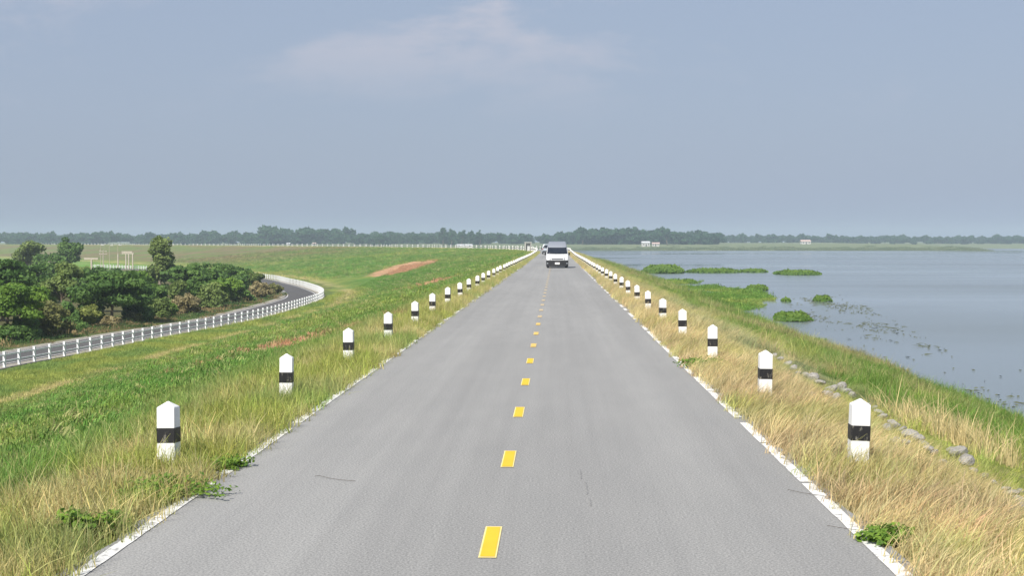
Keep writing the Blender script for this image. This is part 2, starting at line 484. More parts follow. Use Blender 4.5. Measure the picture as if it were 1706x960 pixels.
# embankment sheet
ss = np.concatenate([np.arange(-60, 6, 3.0), np.arange(6, 110, 0.8), np.arange(110, 360, 1.6), np.arange(360, 1300, 4.0), np.arange(1300, 2600, 40)])
us = np.unique(np.concatenate([np.arange(-31.5, -8, 0.6), np.arange(-8, -2.6, 0.35), [-2.72, -1.4, 0, 1.4, 2.72], np.arange(2.9, 8, 0.35), np.arange(8, 25.1, 0.8)]))
SS, UU = np.meshgrid(ss, us, indexing='ij')
_tw = np.interp(SS, TOE_S, TOE_W); UU = np.where(UU < -4.7, -4.7 + (UU + 4.7) * (_tw - 4.7) / 24.3, UU)
X, Y = su_point(SS, UU); Z = emb_z(SS, UU)
nu = len(us); idx = np.arange(len(ss) * nu).reshape(len(ss), nu)
quads = np.stack([idx[:-1, :-1], idx[:-1, 1:], idx[1:, 1:], idx[1:, :-1]], -1).reshape(-1, 4)
cc = cover_col(X.ravel(), Y.ravel(), SS.ravel(), UU.ravel())
dark = np.clip(np.abs(UU.ravel()) < 4.6, 0, 1)
_sm = soil_mask(X.ravel(), Y.ravel())[:, None] * (UU.ravel() < -4)[:, None]
cc = cc * (0.76 + 0.24 * _sm)
emb = link('embankment', mesh_np('embankment', np.stack([X, Y, Z], -1).reshape(-1, 3), quads, [M_COVER], True, vert_col=cc))
tag(emb, kind='structure')

# the road on the crest
def strip(name, s_arr, u_left, u_right, lift, mat, parent=None, ncol=2, zfun=None):
    """sheet along the dam between two offsets (arrays or numbers)"""
    s_arr = np.asarray(s_arr, float)
    ul = np.broadcast_to(u_left, s_arr.shape); ur = np.broadcast_to(u_right, s_arr.shape)
    v = []
    for k in range(ncol):
        u = ul + (ur - ul) * k / (ncol - 1)
        x, y = su_point(s_arr, u)
        v.append(np.stack([x, y, crest_z(s_arr) + lift + 0 * x], -1))
    v = np.stack(v, 1); n = len(s_arr); ids = np.arange(n * ncol).reshape(n, ncol)
    q = np.stack([ids[:-1, :-1], ids[:-1, 1:], ids[1:, 1:], ids[1:, :-1]], -1).reshape(-1, 4)
    return link(name, mesh_np(name, v.reshape(-1, 3), q, [mat], True), parent)
rs_ = np.concatenate([np.arange(-60, 120, 0.25), np.arange(120, 400, 1.5), np.arange(400, 1300, 5), np.arange(1300, 2600, 40)])
e1 = (fbm(rs_ * 1.1, rs_ * 0, 41) - 0.5) * 0.14 + (fbm(rs_ * 4, rs_ * 0, 43, 2) - .5) * 0.05
e2 = (fbm(rs_ * 1.1, rs_ * 0, 45) - 0.5) * 0.14 + (fbm(rs_ * 4, rs_ * 0, 47, 2) - .5) * 0.05
road = strip('road', rs_, -2.80 + e1, 2.80 + e2, 0.0, M_ASPH, ncol=5)
tag(road, kind='structure')
# worn white edge lines in pieces, yellow dashes
def line_piece(s0, s1, side):
    n = max(3, int((s1 - s0) / 0.12)); s = np.linspace(s0, s1, n)
    inner = 2.612 + (fbm(s * 5, s * 0 + side * 9, 51, 2) - .5) * 0.012
    outer = 2.715 + (fbm(s * 2.2, s * 0 + side * 5, 53, 3) - .5) * 0.035
    a, b = (-outer, -inner) if side < 0 else (inner, outer)
    strip('edge_line', s, a, b, 0.006, M_LINE, road)
r_ = random.Random(5)
for side in (-1, 1):
    s = 2.0
    while s < 130:
        L = r_.uniform(1.0, 4.5) if s < 34 else r_.uniform(0.7, 2.4)
        line_piece(s, s + L, side)
        s += L + (r_.choice([0.05, 0.12, 0.5]) if s < 34 else r_.uniform(0.3, 3.0))
DASH0 = 2400 * 2.15 / (935 - VPY)
for i in range(-1, 62):
    s0 = DASH0 + i * 3.97
    s = np.linspace(s0, s0 + 1.08, 5); c = -0.045
    d = strip('centre_dash', s, c - 0.062, c + 0.062, 0.006, M_YELEDGE if i < 5 else M_YELFADE, road)
    d2 = strip('dash_core', np.linspace(s0 + .03, s0 + 1.05, 5), c - 0.050, c + 0.050, 0.009, M_YEL if i < 5 else M_YELOLD if i < 8 else M_YELFADE, d)

for (a_, b_, u_) in ((784, 800, 968), (806, 826, 978), (832, 846, 984)):
    s_ = np.linspace(2400 * 2.15 / (b_ - VPY), 2400 * 2.15 / (a_ - VPY), 6); uu_ = (u_ - VPX) / F_PX * s_.mean() - CX
    strip('tar_mark', s_, uu_ - .004 - .003 * np.sin(s_ * 40), uu_ + .005, 0.005, M_TAR, road)
# water
M_WATER, nt, b = new_mat('lake_surface', 0.08, 0.5)
b.inputs['Base Color'].default_value = (0.15, 0.18, 0.19, 1); b.inputs['IOR'].default_value = 1.333
wv = noise_of(nt, 1.3, 5, 0.6, (1, 0.5, 1)); wb = noise_of(nt, 0.009, 3, 0.5, (0.5, 1.6, 1))
wr = ramp(nt, wb.outputs['Fac'], [(0.38, (0.05, 0.05, 0.05)), (0.62, (0.26, 0.26, 0.26))])
nt.links.new(wr.outputs[0], b.inputs['Roughness']); bump(nt, b, wv.outputs['Fac'], 0.10, 0.04)
sw = np.concatenate([np.arange(-450, 280, 60), np.arange(280, 1000, 20), np.arange(1000, 3000, 200)])
uw = np.array([9, 30, 120, 500, 1500, 4000.0])
SW, UW = np.meshgrid(sw, uw, indexing='ij'); xw, yw = su_point(SW, UW); xw = np.clip(xw, -4000, 4000); yw = np.clip(yw, -450, 4000)
idw = np.arange(SW.size).reshape(SW.shape)
qw = np.stack([idw[:-1, :-1], idw[:-1, 1:], idw[1:, 1:], idw[1:, :-1]], -1).reshape(-1, 4)
keep = np.ones(len(qw), bool)
water = link('lake_water', mesh_np('lake_water', np.stack([xw, yw, xw * 0 + WATER_Z], -1).reshape(-1, 3), qw, [M_WATER]))
tag(water, kind='structure')

# the land: plain, lake bed and far shore in one sheet
def shore_y(x):
    return 1118 + 0.5 * np.clip(-x, 0, 3000) + 430 * sstep(325, 400, x) + (fbm(x * 0.012, x * 0, 61) - 0.5) * 60
def land_z(x, y):
    s, u = nearest_su(np.ravel(x), np.ravel(y)); s = s.reshape(np.shape(x)); u = u.reshape(np.shape(x))
    bed = np.where(u > 0, -7.2, G_Z)
    d = y - shore_y(x)
    far = np.interp(d, [-40, 0, 12, 60, 220, 700, 1500], [-6.5, -3.95, -3.3, -2.2, 0.9, 2.0, 3.0])
    lift = (fbm(x * 0.004, y * 0.004, 71) - 0.5) * 4 * sstep(200, 900, d)
    return np.where((u > 0) & (d > -40), np.maximum(bed, far + lift), bed)
gx = np.unique(np.concatenate([np.linspace(-4000, -800, 14), np.linspace(-800, 800, 90), np.linspace(800, 4000, 14)]))
gy = np.unique(np.concatenate([np.linspace(-450, 0, 8), np.linspace(0, 1000, 40), np.linspace(1000, 1700, 60), np.linspace(1700, 4000, 16)]))
GX, GY = np.meshgrid(gx, gy, indexing='ij'); GZ = land_z(GX, GY)
n1 = fbm(GX * 0.02, GY * 0.02, 81); n2 = fbm(GX * 0.004, GY * 0.008, 83)
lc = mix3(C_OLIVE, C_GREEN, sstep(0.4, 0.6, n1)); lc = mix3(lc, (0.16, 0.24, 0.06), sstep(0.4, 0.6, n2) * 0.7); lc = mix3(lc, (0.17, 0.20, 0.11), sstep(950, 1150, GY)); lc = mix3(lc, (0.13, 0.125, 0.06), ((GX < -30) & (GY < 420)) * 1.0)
idg = np.arange(GX.size).reshape(GX.shape)
qg = np.stack([idg[:-1, :-1], idg[1:, :-1], idg[1:, 1:], idg[:-1, 1:]], -1).reshape(-1, 4)
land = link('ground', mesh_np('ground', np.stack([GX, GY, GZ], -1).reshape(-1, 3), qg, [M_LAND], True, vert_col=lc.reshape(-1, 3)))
tag(land, kind='structure')

# ------------------------------------------------------------------ scatter
def blade_mesh(name, n, h, w, spread, lean, mat, bend=0.5, leanv=(0, 0), hv=0.4, seed=1, segs=2, leafy=0.0):
    r = np.random.default_rng(seed)
    V, Fq, T = [], [], []
    for i in range(n):
        a = r.uniform(0, 2 * math.pi); rad = spread * math.sqrt(r.uniform())
        bx, by = rad * math.cos(a), rad * math.sin(a)
        hh = h * (1 + hv * r.normal()); hh = min(max(hh, h * 0.25), h * 1.7)
        la = r.uniform(0, 2 * math.pi); lm = abs(r.normal()) * lean
        dx, dy = math.cos(la) * lm + leanv[0], math.sin(la) * lm + leanv[1]
        fa = r.uniform(0, math.pi); fx, fy = math.cos(fa), math.sin(fa)
        ww = w * r.uniform(0.6, 1.3)
        o = len(V)
        for k in range(segs + 1):
            t = k / segs
            zz = hh * (t - bend * 0.35 * t * t * min(1.5, math.hypot(dx, dy) + .3))
            px = bx + dx * hh * (t ** 1.7); py = by + dy * hh * (t ** 1.7)
            wd = ww * (1 - 0.85 * t) if not leafy else ww * math.sin(math.pi * (0.12 + 0.83 * t))
            V.append((px - fx * wd / 2, py - fy * wd / 2, zz - 0.03 * (k == 0))); V.append((px + fx * wd / 2, py + fy * wd / 2, zz - 0.03 * (k == 0)))
        tt = r.uniform()
        for k in range(segs):
            q = o + 2 * k; Fq.append((q, q + 1, q + 3, q + 2)); T.append(tt)
    return mesh_np(name, V, Fq, [mat], False, face_attr=T)

def source_collection(name, meshes):
    c = bpy.data.collections.new(name)
    for i, me in enumerate(meshes):
        o = bpy.data.objects.new('%s_%02d' % (name, i), me); c.objects.link(o)
    return c
def scatter(name, pts, rot, scl, col, coll, ncoll, label=None, cat=None):
    n = len(pts)
    me = bpy.data.meshes.new(name)
    me.vertices.add(n); me.vertices.foreach_set('co', np.asarray(pts, np.float32).ravel())
    def at(nm, ty, key, data):
        a = me.attributes.new(nm, ty, 'POINT'); a.data.foreach_set(key, np.ascontiguousarray(data).ravel())
    at('rot', 'FLOAT_VECTOR', 'vector', np.asarray(rot, np.float32))
    sc3 = np.asarray(scl, np.float32)
    if sc3.ndim == 1: sc3 = np.repeat(sc3[:, None], 3, 1)
    at('scl', 'FLOAT_VECTOR', 'vector', sc3)
    at('idx', 'INT', 'value', rng.integers(0, ncoll, n).astype(np.int32))
    c4 = np.ones((n, 4), np.float32); c4[:, :3] = col
    at('col', 'FLOAT_COLOR', 'color', c4)
    o = link(name, me)
    g = bpy.data.node_groups.new(name + '_nodes', 'GeometryNodeTree')
    g.interface.new_socket('Geometry', in_out='INPUT', socket_type='NodeSocketGeometry')
    g.interface.new_socket('Geometry', in_out='OUTPUT', socket_type='NodeSocketGeometry')
    ni = g.nodes.new('NodeGroupInput'); no = g.nodes.new('NodeGroupOutput')
    ip = g.nodes.new('GeometryNodeInstanceOnPoints'); ci = g.nodes.new('GeometryNodeCollectionInfo')
    ci.inputs['Collection'].default_value = coll; ci.inputs['Separate Children'].default_value = True; ci.inputs['Reset Children'].default_value = True
    def na(nm, ty):
        q = g.nodes.new('GeometryNodeInputNamedAttribute'); q.data_type = ty; q.inputs['Name'].default_value = nm; return q.outputs['Attribute']
    er = g.nodes.new('FunctionNodeEulerToRotation')
    g.links.new(na('rot', 'FLOAT_VECTOR'), er.inputs[0])
    g.links.new(ni.outputs[0], ip.inputs['Points']); g.links.new(ci.outputs[0], ip.inputs['Instance'])
    ip.inputs['Pick Instance'].default_value = True
    g.links.new(na('idx', 'INT'), ip.inputs['Instance Index']); g.links.new(er.outputs[0], ip.inputs['Rotation'])
    g.links.new(na('scl', 'FLOAT_VECTOR'), ip.inputs['Scale'])
    g.links.new(ip.outputs[0], no.inputs[0])
    md = o.modifiers.new('scatter', 'NODES'); md.node_group = g
    tag(o, label, cat, kind='stuff')
    return o

def zone(n_per_m2, s0, s1, u0, u1, p=None):
    n = int((s1 - s0) * (u1 - u0) * n_per_m2)
    s = rng.uniform(s0, s1, n); u = rng.uniform(u0, u1, n)
    if p is not None:
        k = rng.uniform(size=n) < p(s, u); s, u = s[k], u[k]
    return s, u
def scatter_zone(name, parts, coll, ncoll, label, cat, tilt=0.12, colfun=None, hue=0.16, mul=1.0):
    s = np.concatenate([p[0] for p in parts]); u = np.concatenate([p[1] for p in parts])
    k = np.concatenate([np.full(len(p[0]), p[2]) for p in parts])
    x, y = su_point(s, u); z = emb_z(s, u)
    sm = soil_mask(x, y) * (u < -4)
    keep = rng.uniform(size=len(x)) > sm * 0.97
    s, u, x, y, z, k = s[keep], u[keep], x[keep], y[keep], z[keep], k[keep]
    col = cover_col(x, y, s, u) if colfun is None else colfun(x, y, s, u)
    j = 1 + hue * rng.normal(size=(len(x), 1)); j2 = 1 + 0.06 * rng.normal(size=(len(x), 3))
    dry = (rng.uniform(size=len(x)) < 0.12)
    col = np.clip(col * j * j2 * mul, 0.01, 0.8); col[dry] = col[dry] * 0.5 + np.array(C_TAN) * 0.5
    rot = np.stack([rng.normal(0, tilt, len(x)), rng.normal(0, tilt, len(x)), rng.uniform(0, 2 * math.pi, len(x))], -1)
    size = k * np.clip(rng.lognormal(0, 0.22, len(x)), .5, 1.45)
    return scatter(name, np.stack([x, y, z], -1), rot, size, col, coll, ncoll, label, cat)

tall = [blade_mesh('tall%d' % i, 36, 0.20, 0.0085, 0.14, 0.5, M_GRASS, 0.6, seed=10 + i, segs=3, hv=.35) for i in range(5)]
short = [blade_mesh('short%d' % i, 40, 0.11, 0.012, 0.22, 0.7, M_GRASS, 0.7, seed=30 + i, segs=2) for i in range(5)]
carpet = [blade_mesh('carpet%d' % i, 130, 0.075, 0.017, 0.42, 0.9, M_GRASS, 0.9, seed=50 + i, segs=2, leafy=1) for i in range(5)]
c_tall = source_collection('tall_tuft', tall); c_short = source_collection('short_tuft', short); c_carpet = source_collection('leafy_tuft', carpet)

edge_p = lambda s, u: sstep(2.64, 2.80, np.abs(u)) * 0.95 + 0.02
# landward verge
scatter_zone('verge_grass', [zone(56, 8, 34, -5.3, -2.7, edge_p) + (.95,), zone(12, 8, 34, -6.3, -5.2) + (.8,), zone(28, 34, 80, -5.3, -2.75, edge_p) + (1.05,), zone(10, 80, 300, -5.3, -2.8) + (1.25,),
                             zone(1.2, 300, 500, -5.2, -3.6) + (.9,)], c_tall, 5, 'tall yellow green grass along the landward road verge', 'grass')
scatter_zone('verge_undergrowth', [zone(40, 8, 50, -6.6, -2.72, edge_p) + (1.0,), zone(12, 50, 160, -6.4, -2.75) + (1.3,)], c_short, 5,
             'short green undergrowth below the tall verge grass', 'grass', mul=0.85)
# landward slope
scatter_zone('slope_grass', [zone(15, 14, 70, -25, -5.6) + (1.0,), zone(5.0, 70, 170, -25, -5.4) + (1.4,), zone(1.4, 170, 420, -30, -5.2) + (2.0,)], c_carpet, 5,
             'low green grass covering the landward slope of the dam', 'grass', tilt=0.2, hue=0.13)
scatter_zone('slope_tufts', [zone(9, 14, 90, -24, -5.6, lambda s, u: 0.12 + 0.88 * sstep(-11, -6, u)) + (1.15,), zone(1.4, 90, 300, -25, -5.6) + (1.6,), zone(.4, 300, 620, -75, -5) + (3.2,)], c_short, 5,
             'grass tufts standing out of the landward slope', 'grass')
# lakeside verge, dry grass that leans down the slope
dry = [blade_mesh('dry%d' % i, 38, 0.215, 0.0085, 0.15, 0.45, M_GRASS, 0.8, leanv=(0.55, 0.05), seed=70 + i, segs=3, hv=.35) for i in range(5)]
c_dry = source_collection('dry_tuft', dry)
def dry_zone(name, parts, label, mul=1.0):
    o = scatter_zone(name, parts, c_dry, 5, label, 'grass', tilt=0.1, mul=mul)
    a = o.data.attributes['rot']; n = len(o.data.vertices); r = np.empty(n * 3, np.float32); a.data.foreach_get('vector', r); r = r.reshape(-1, 3)
    r[:, 2] = rng.normal(0.0, 0.75, n); a.data.foreach_set('vector', r.ravel())
dry_zone('dry_verge_grass', [zone(66, 8, 34, 2.7, 4.1, edge_p) + (.9,), zone(46, 8, 34, 4.0, 5.2) + (.48,), zone(32, 34, 80, 2.75, 5.6, edge_p) + (1.1,), zone(11, 80, 300, 2.8, 5.2) + (1.25,)],
         'dry straw coloured grass along the lakeside verge')
dry_zone('lakeside_slope_grass', [zone(24, 10, 60, 5.2, 10.2, lambda s, u: 1 - 0.97 * np.exp(-((u - 6.0) / .95) ** 4)) + (.8,), zone(8, 60, 130, 5.0, 11, lambda s, u: 1 - 0.8 * np.exp(-((u - 6.0) / .8) ** 2)) + (1.1,), zone(2.5, 130, 320, 4.9, 13) + (1.5,)],
         'mixed green and dry grass on the lakeside slope')
scatter_zone('shore_grass', [zone(24, 16, 80, 7.2, 15.3, lambda s, u: .35 + .65 * sstep(7, 9, u)) + (1.55,), zone(9, 80, 150, 8.8, 15.5) + (2.2,), zone(2.6, 150, 330, 9, 15.5) + (2.8,)], c_tall, 5,
             'lush green grass growing down to the water', 'grass')
scatter_zone('shore_undergrowth', [zone(9, 22, 100, 7.6, 15.6) + (1.1,), zone(3, 100, 320, 8, 15.8) + (1.9,)], c_carpet, 5, 'broad leaved green plants at the waterline', 'ground cover', mul=1.1)

_c = [(hit(px, py), k) for px, py, k in ((1570, 725, 1.0), (1590, 735, 1.0), (1610, 748, .9), (1555, 712, .8), (1185, 515, 1.2), (1170, 508, 1.2), (1150, 502, 1.1), (1200, 520, 1.1), (1130, 490, 1.1), (1285, 590, .9), (1300, 572, 1.0), (1262, 560, 1.0))]
_p, _k = [], []
for (h_, k_) in _c:
    for q_ in range(9):
        x_, y_ = h_[0] + rng.normal(0, .35), h_[1] + rng.normal(0, .9 * max(1, h_[1] / 60)); s_, u_ = nearest_su([x_], [y_]); _p.append((x_, y_, float(emb_z(s_, u_)[0]))); _k.append(k_ * rng.uniform(1.5, 2.3))
_n = len(_p); scatter('dry_reed_clumps', _p, np.stack([rng.normal(0, .1, _n), rng.normal(0, .1, _n), rng.uniform(0, 6.28, _n)], -1), np.array(_k), np.array(C_TAN)[None] * rng.uniform(.75, 1.1, (_n, 1)), c_tall, 5, 'tall dry straw clumps on the lakeside slope', 'dry grass')
# grass on the plain between toe and fence
def curve_frame(c):
    t = np.gradient(c[:, :2], axis=0); t /= np.linalg.norm(t, axis=1)[:, None]
    return t, np.stack([-t[:, 1], t[:, 0]], -1)             # tangent, left normal
FT, FN = curve_frame(FC)
def off_curve(c, o):
    t, n = curve_frame(c); v = c.copy(); v[:, :2] += n * o; return v
def ribbon(name, c, a, b_, z, mat, parent=None):
    v0, v1 = off_curve(c, a), off_curve(c, b_); v0[:, 2] = z; v1[:, 2] = z
    v = np.stack([v0, v1], 1).reshape(-1, 3); n = len(c); ids = np.arange(2 * n).reshape(n, 2)
    q = np.stack([ids[:-1, 0], ids[1:, 0], ids[1:, 1], ids[:-1, 1]], -1)
    return link(name, mesh_np(name, v, q, [mat]), parent)
M_GRAVEL = simple('pale_shoulder', (0.30, 0.28, 0.24), 0.95, 0.1, 0.25, 3)
lower = ribbon('lower_road', FC, 0.75, 5.6, G_Z + 0.035, M_ASPH2); tag(lower, kind='structure')
ribbon('edge_line', FC, 1.0, 1.12, G_Z + 0.041, M_LINE, lower); ribbon('edge_line', FC, 5.22, 5.34, G_Z + 0.041, M_LINE, lower)
sh = ribbon('road_shoulder', FC, -0.3, 6.6, G_Z + 0.02, M_GRAVEL); tag(sh, kind='structure')

# flat grass strip (world scatter)
def land_scatter(name, x, y, size, col, coll, nc, label, cat, tilt=0.15, z=None):
    z = np.full(len(x), G_Z) if z is None else z
    rot = np.stack([rng.normal(0, tilt, len(x)), rng.normal(0, tilt, len(x)), rng.uniform(0, 6.28, len(x))], -1)
    c = np.clip(col * (1 + 0.18 * rng.normal(size=(len(x), 1))), 0.01, 0.8)
    return scatter(name, np.stack([x, y, z], -1), rot, size * rng.lognormal(0, .2, len(x)), c, coll, nc, label, cat)
n = 16000; s = np.concatenate([rng.uniform(55, 130, n // 2), rng.uniform(130, 330, n // 2)]); u = rng.uniform(-33, -24.5, n)
x, y = su_point(s, u)
fx = np.interp(y, FC[:75, 1], FC[:75, 0]); k = x > fx + 0.5; s, u, x, y = s[k], u[k], x[k], y[k]
land_scatter('flat_grass', x, y, np.where(s < 130, 1.35, 2.0), cover_col(x, y, s, u), c_short, 5, 'yellow green grass on the flat between dam toe and fence', 'grass', z=np.maximum(G_Z, emb_z(s, u)))

# ------------------------------------------------------------------ guide posts
def post_meshes():
    w = 0.0875; h1, h2 = 0.655, 0.715
    m = MB(); vs = []
    for z, k in ((-0.25, 1.03), (h1, 1.0)):
        vs += [(-w * k, -w * k, z), (w * k, -w * k, z), (w * k, w * k, z), (-w * k, w * k, z)]
    vs.append((0, 0, h2))
    m.add(vs, [(0, 1, 5, 4), (1, 2, 6, 5), (2, 3, 7, 6), (3, 0, 4, 7), (4, 5, 8), (5, 6, 8), (6, 7, 8), (7, 4, 8), (3, 2, 1, 0)])
    shaft = m.mesh('post_shaft', M_POST, bevel=0.008)
    b_ = MB(); q = w * 1.012 + 0.003
    vo = [(sx * q, sy * q, z) for z in (0.312, 0.46) for sx, sy in ((-1, -1), (1, -1), (1, 1), (-1, 1))]
    b_.add(vo, [(0, 1, 5, 4), (1, 2, 6, 5), (2, 3, 7, 6), (3, 0, 4, 7), (0, 3, 2, 1), (4, 5, 6, 7)])
    band = b_.mesh('post_band', M_BAND, bevel=0.006)
    return shaft, band
SHAFT, BAND = post_meshes()
LBL = {(-1, 0): 'white guide post with scuffed black band and leafy green weed at its foot',
       (-1, 1): 'white guide post with peeling black band in tall green grass, second from the leafy weed',
       (-1, 2): 'white guide post with peeling black band in yellowing grass, third from the leafy weed',
       (1, 0): 'white guide post with black band in dry grass next to the largest grey stones',
       (1, 1): 'clean white guide post with black band beside reddish brown dry grass above the stones'}
r_ = random.Random(11)
post_count = 0; far_rest = []
for side in (-1, 1):
    for i in range(0, 175):
        s = 13.75 + i * 6.02 if side < 0 else 13.85 + i * 6.25
        u = side * 3.31 + r_.uniform(-0.03, 0.03)
        x, y = su_point(s, u); h = float(path_at(s)[2])
        if y > 1090 or abs(float(x) / float(y)) > 0.43: continue
        z = float(crest_z(s)) - (0.09 if side < 0 else 0.05)
        rot = (r_.gauss(0, 0.018), r_.gauss(0, 0.022), h + r_.gauss(0, 0.06))
        if side > 0 and i > 118: far_rest.append((float(x), float(y), z, rot)); continue
        if s < 285:
            NW = 'third fourth fifth sixth seventh eighth ninth tenth eleventh twelfth thirteenth fourteenth'.split()
            lab = LBL.get((side, i)) or ('white guide post with black band, %s in the landward row counting from the leafy weed' % NW[i - 2] if side < 0 and 2 <= i < 14 else 'white guide post with black band, %s in the lakeside row counting from the largest stones' % NW[i - 2] if side > 0 and 2 <= i < 14 else None) or ('small white guide post with black band closing up towards the bend, landward verge' if side < 0 else 'small white guide post with black band closing up towards the bend, lakeside verge')
            grp = 'guide posts along the landward verge' if side < 0 else 'guide posts along the lakeside verge'
        else:
            lab = 'tiny white guide post on the curved far crest, landward row' if side < 0 else 'tiny white guide post on the curved far crest, lakeside row'
            grp = 'guide posts of the far crest, ' + ('landward row' if side < 0 else 'lakeside row')
        e = empty('guide_post', (float(x), float(y), z), 0, lab, 'guide post', grp)
        e.rotation_euler = rot
        if s >= 285: e.scale = (1.25, 1.25, 1.3)
        link('shaft', SHAFT, e); link('band', BAND, e)
        post_count += 1
if far_rest:
    m = MB()
    for (x, y, z, rot) in far_rest:
        M4 = Matrix.Translation((x, y, z)) @ Euler(rot).to_matrix().to_4x4()
        vs = [M4 @ Vector(p) for p in ((-.0875, -.0875, -.1), (.0875, -.0875, -.1), (.0875, .0875, -.1), (-.0875, .0875, -.1), (-.0875, -.0875, .655), (.0875, -.0875, .655), (.0875, .0875, .655), (-.0875, .0875, .655), (0, 0, .725))]
        m.add(vs, [(0, 1, 5, 4), (1, 2, 6, 5), (2, 3, 7, 6), (3, 0, 4, 7), (4, 5, 8), (5, 6, 8), (6, 7, 8), (7, 4, 8)])
    tag(m.build('far_guide_posts', M_POST), 'farthest white guide posts of the lakeside row on the crest', 'guide posts', kind='stuff')
print('posts', post_count, len(far_rest))

# ------------------------------------------------------------------ fence along the lower road
fence = empty('roadside_fence', tuple(FC[0]), 0, 'long white two rail concrete fence curving along the lower road', 'fence')
m = MB(); m.box(0, 0, 0.42, 0.15, 0.15, 1.14); m.box(0, 0, 1.0, 0.18, 0.18, 0.05); FPOST = m.mesh('fence_post', M_FENCE, bevel=0.01)
for i in range(len(FC)):
    p = FC[i]; o = link('post', FPOST, fence)
    o.location = (p[0] - FC[0][0], p[1] - FC[0][1], G_Z + 0.0 - FC[0][2]); o.rotation_euler = (0, 0, math.atan2(FT[i][1], FT[i][0]))
for zr in (0.40, 0.80):
    for i in range(0, len(FC) - 1, 2):
        m = MB()
        for j in range(i, min(i + 2, len(FC) - 1)):
            a = Vector(FC[j]) - Vector(FC[0]); b2 = Vector(FC[j + 1]) - Vector(FC[0]); d = b2 - a; L = d.length
            M4 = Matrix.Translation((a + b2) / 2 + Vector((0, 0, G_Z - FC[0][2] + zr - ((a + b2) / 2).z + FC[0][2] * 0))) @ Matrix.Rotation(math.atan2(d.y, d.x), 4, 'Z')
            M4.translation.z = G_Z - FC[0][2] + zr
            m.box(0, 0, 0, L - 0.14, 0.07, 0.085, M4)
        m.build('rail', M_FENCE, fence)

# ------------------------------------------------------------------ vehicles
M_VWHITE = simple('silver_white_paint', (0.54, 0.55, 0.57), 0.3, 0.5, 0.03, 1); 
M_VROOF = simple('silver_grey_paint', (0.27, 0.29, 0.33), 0.35, 0.5, 0.03, 1, 0.3)
M_VBLUE = simple('pale_blue_grey_paint', (0.42, 0.47, 0.53), 0.3, 0.5, 0.03, 1, 0.2)
M_BLACK = simple('black_plastic', (0.018, 0.018, 0.02), 0.5, 0.4, 0.2, 5)
M_GLASS = simple('tinted_glass', (0.012, 0.016, 0.025), 0.12, 0.5, 0.1, 1)
M_TYRE = simple('tyre_rubber', (0.02, 0.02, 0.02), 0.9, 0.2, 0.1, 9)
M_RIM = simple('wheel_rim', (0.45, 0.45, 0.46), 0.35, 0.5, 0.05, 3, 0.8)
M_LAMP = simple('headlamp_lens', (0.26, 0.28, 0.30), 0.12, 0.6, 0.1, 9)
M_RED = simple('tail_lamp_red', (0.35, 0.02, 0.02), 0.2, 0.5, 0.1, 9)
M_PLATE = simple('number_plate', (0.75, 0.75, 0.73), 0.5, 0.3, 0.04, 9)
M_CHROME = simple('bright_trim', (0.75, 0.75, 0.76), 0.2, 0.5, 0.02, 9, 0.9)
def loft_body(name, profile, halfw, mat, parent, zsplit=None):
    """side profile (y,z; closed loop) carried across the width with rounded shoulders"""
    ts = [-1, -0.97, -0.86, -0.5, 0, 0.5, 0.86, 0.97, 1]
    cy = sum(p[0] for p in profile) / len(profile); cz = sum(p[1] for p in profile) / len(profile)
    V, Fc = [], []
    n = len(profile)
    for t in ts:
        a = abs(t); k = {1: 0.955, 0.97: 0.98, 0.86: 0.996}.get(a, 1.0)
        for (y, z) in profile:
            V.append((t * halfw(z), cy + (y - cy) * k, cz + (z - cz) * (1 - (1 - k) * 0.75)))
    for i in range(len(ts) - 1):
        for j in range(n):
            Fc.append((i * n + j, i * n + (j + 1) % n, (i + 1) * n + (j + 1) % n, (i + 1) * n + j))
    Fc.append(tuple(range(n))); Fc.append(tuple((len(ts) - 1) * n + j for j in range(n))[::-1])
    m = MB(); m.add(V, Fc); o = m.build(name, mat, parent)
    for p in o.data.polygons: p.use_smooth = len(p.vertices) == 4
    md = o.modifiers.new('crease', 'EDGE_SPLIT'); md.split_angle = R(38)
    return o
def wheel_meshes(r, w):
    t = MB(); n = 22; V = []; 
    prof_ = [(-w / 2, r * 0.62), (-w / 2, r * 0.93), (-w / 2 * .75, r), (w / 2 * .75, r), (w / 2, r * .93), (w / 2, r * .62)]
    for k in range(n):
        a = 2 * math.pi * k / n
        V += [(x, math.cos(a) * q, math.sin(a) * q) for x, q in prof_]
    Fc = [(k * 6 + j, ((k + 1) % n) * 6 + j, ((k + 1) % n) * 6 + (j + 1) % 6, k * 6 + (j + 1) % 6) for k in range(n) for j in range(6)]
    t.add(V, Fc); tyre = t.mesh('tyre', M_TYRE, True)
    rmb = MB(); n = 18; V = [(w * .30, 0, 0)] + [(w * .36, math.cos(2 * math.pi * k / n) * r * .63, math.sin(2 * math.pi * k / n) * r * .63) for k in range(n)] + [(-w * .36, math.cos(2 * math.pi * k / n) * r * .63, math.sin(2 * math.pi * k / n) * r * .63) for k in range(n)] + [(-w * .3, 0, 0)]
    Fc = [(0, 1 + k, 1 + (k + 1) % n) for k in range(n)] + [(1 + k, 1 + n + k, 1 + n + (k + 1) % n, 1 + (k + 1) % n) for k in range(n)] + [(2 * n + 1, 1 + n + (k + 1) % n, 1 + n + k) for k in range(n)]
    rmb.add(Fc and V, Fc); return tyre, rmb.mesh('rim', M_RIM)
def add_wheels(parent, r, w, xs, ys):
    ty, ri = wheel_meshes(r, w)
    for y in ys:
        for x in (-xs, xs):
            e = link('wheel', ty, parent); e.location = (x, y, r)
            link('rim', ri, e)
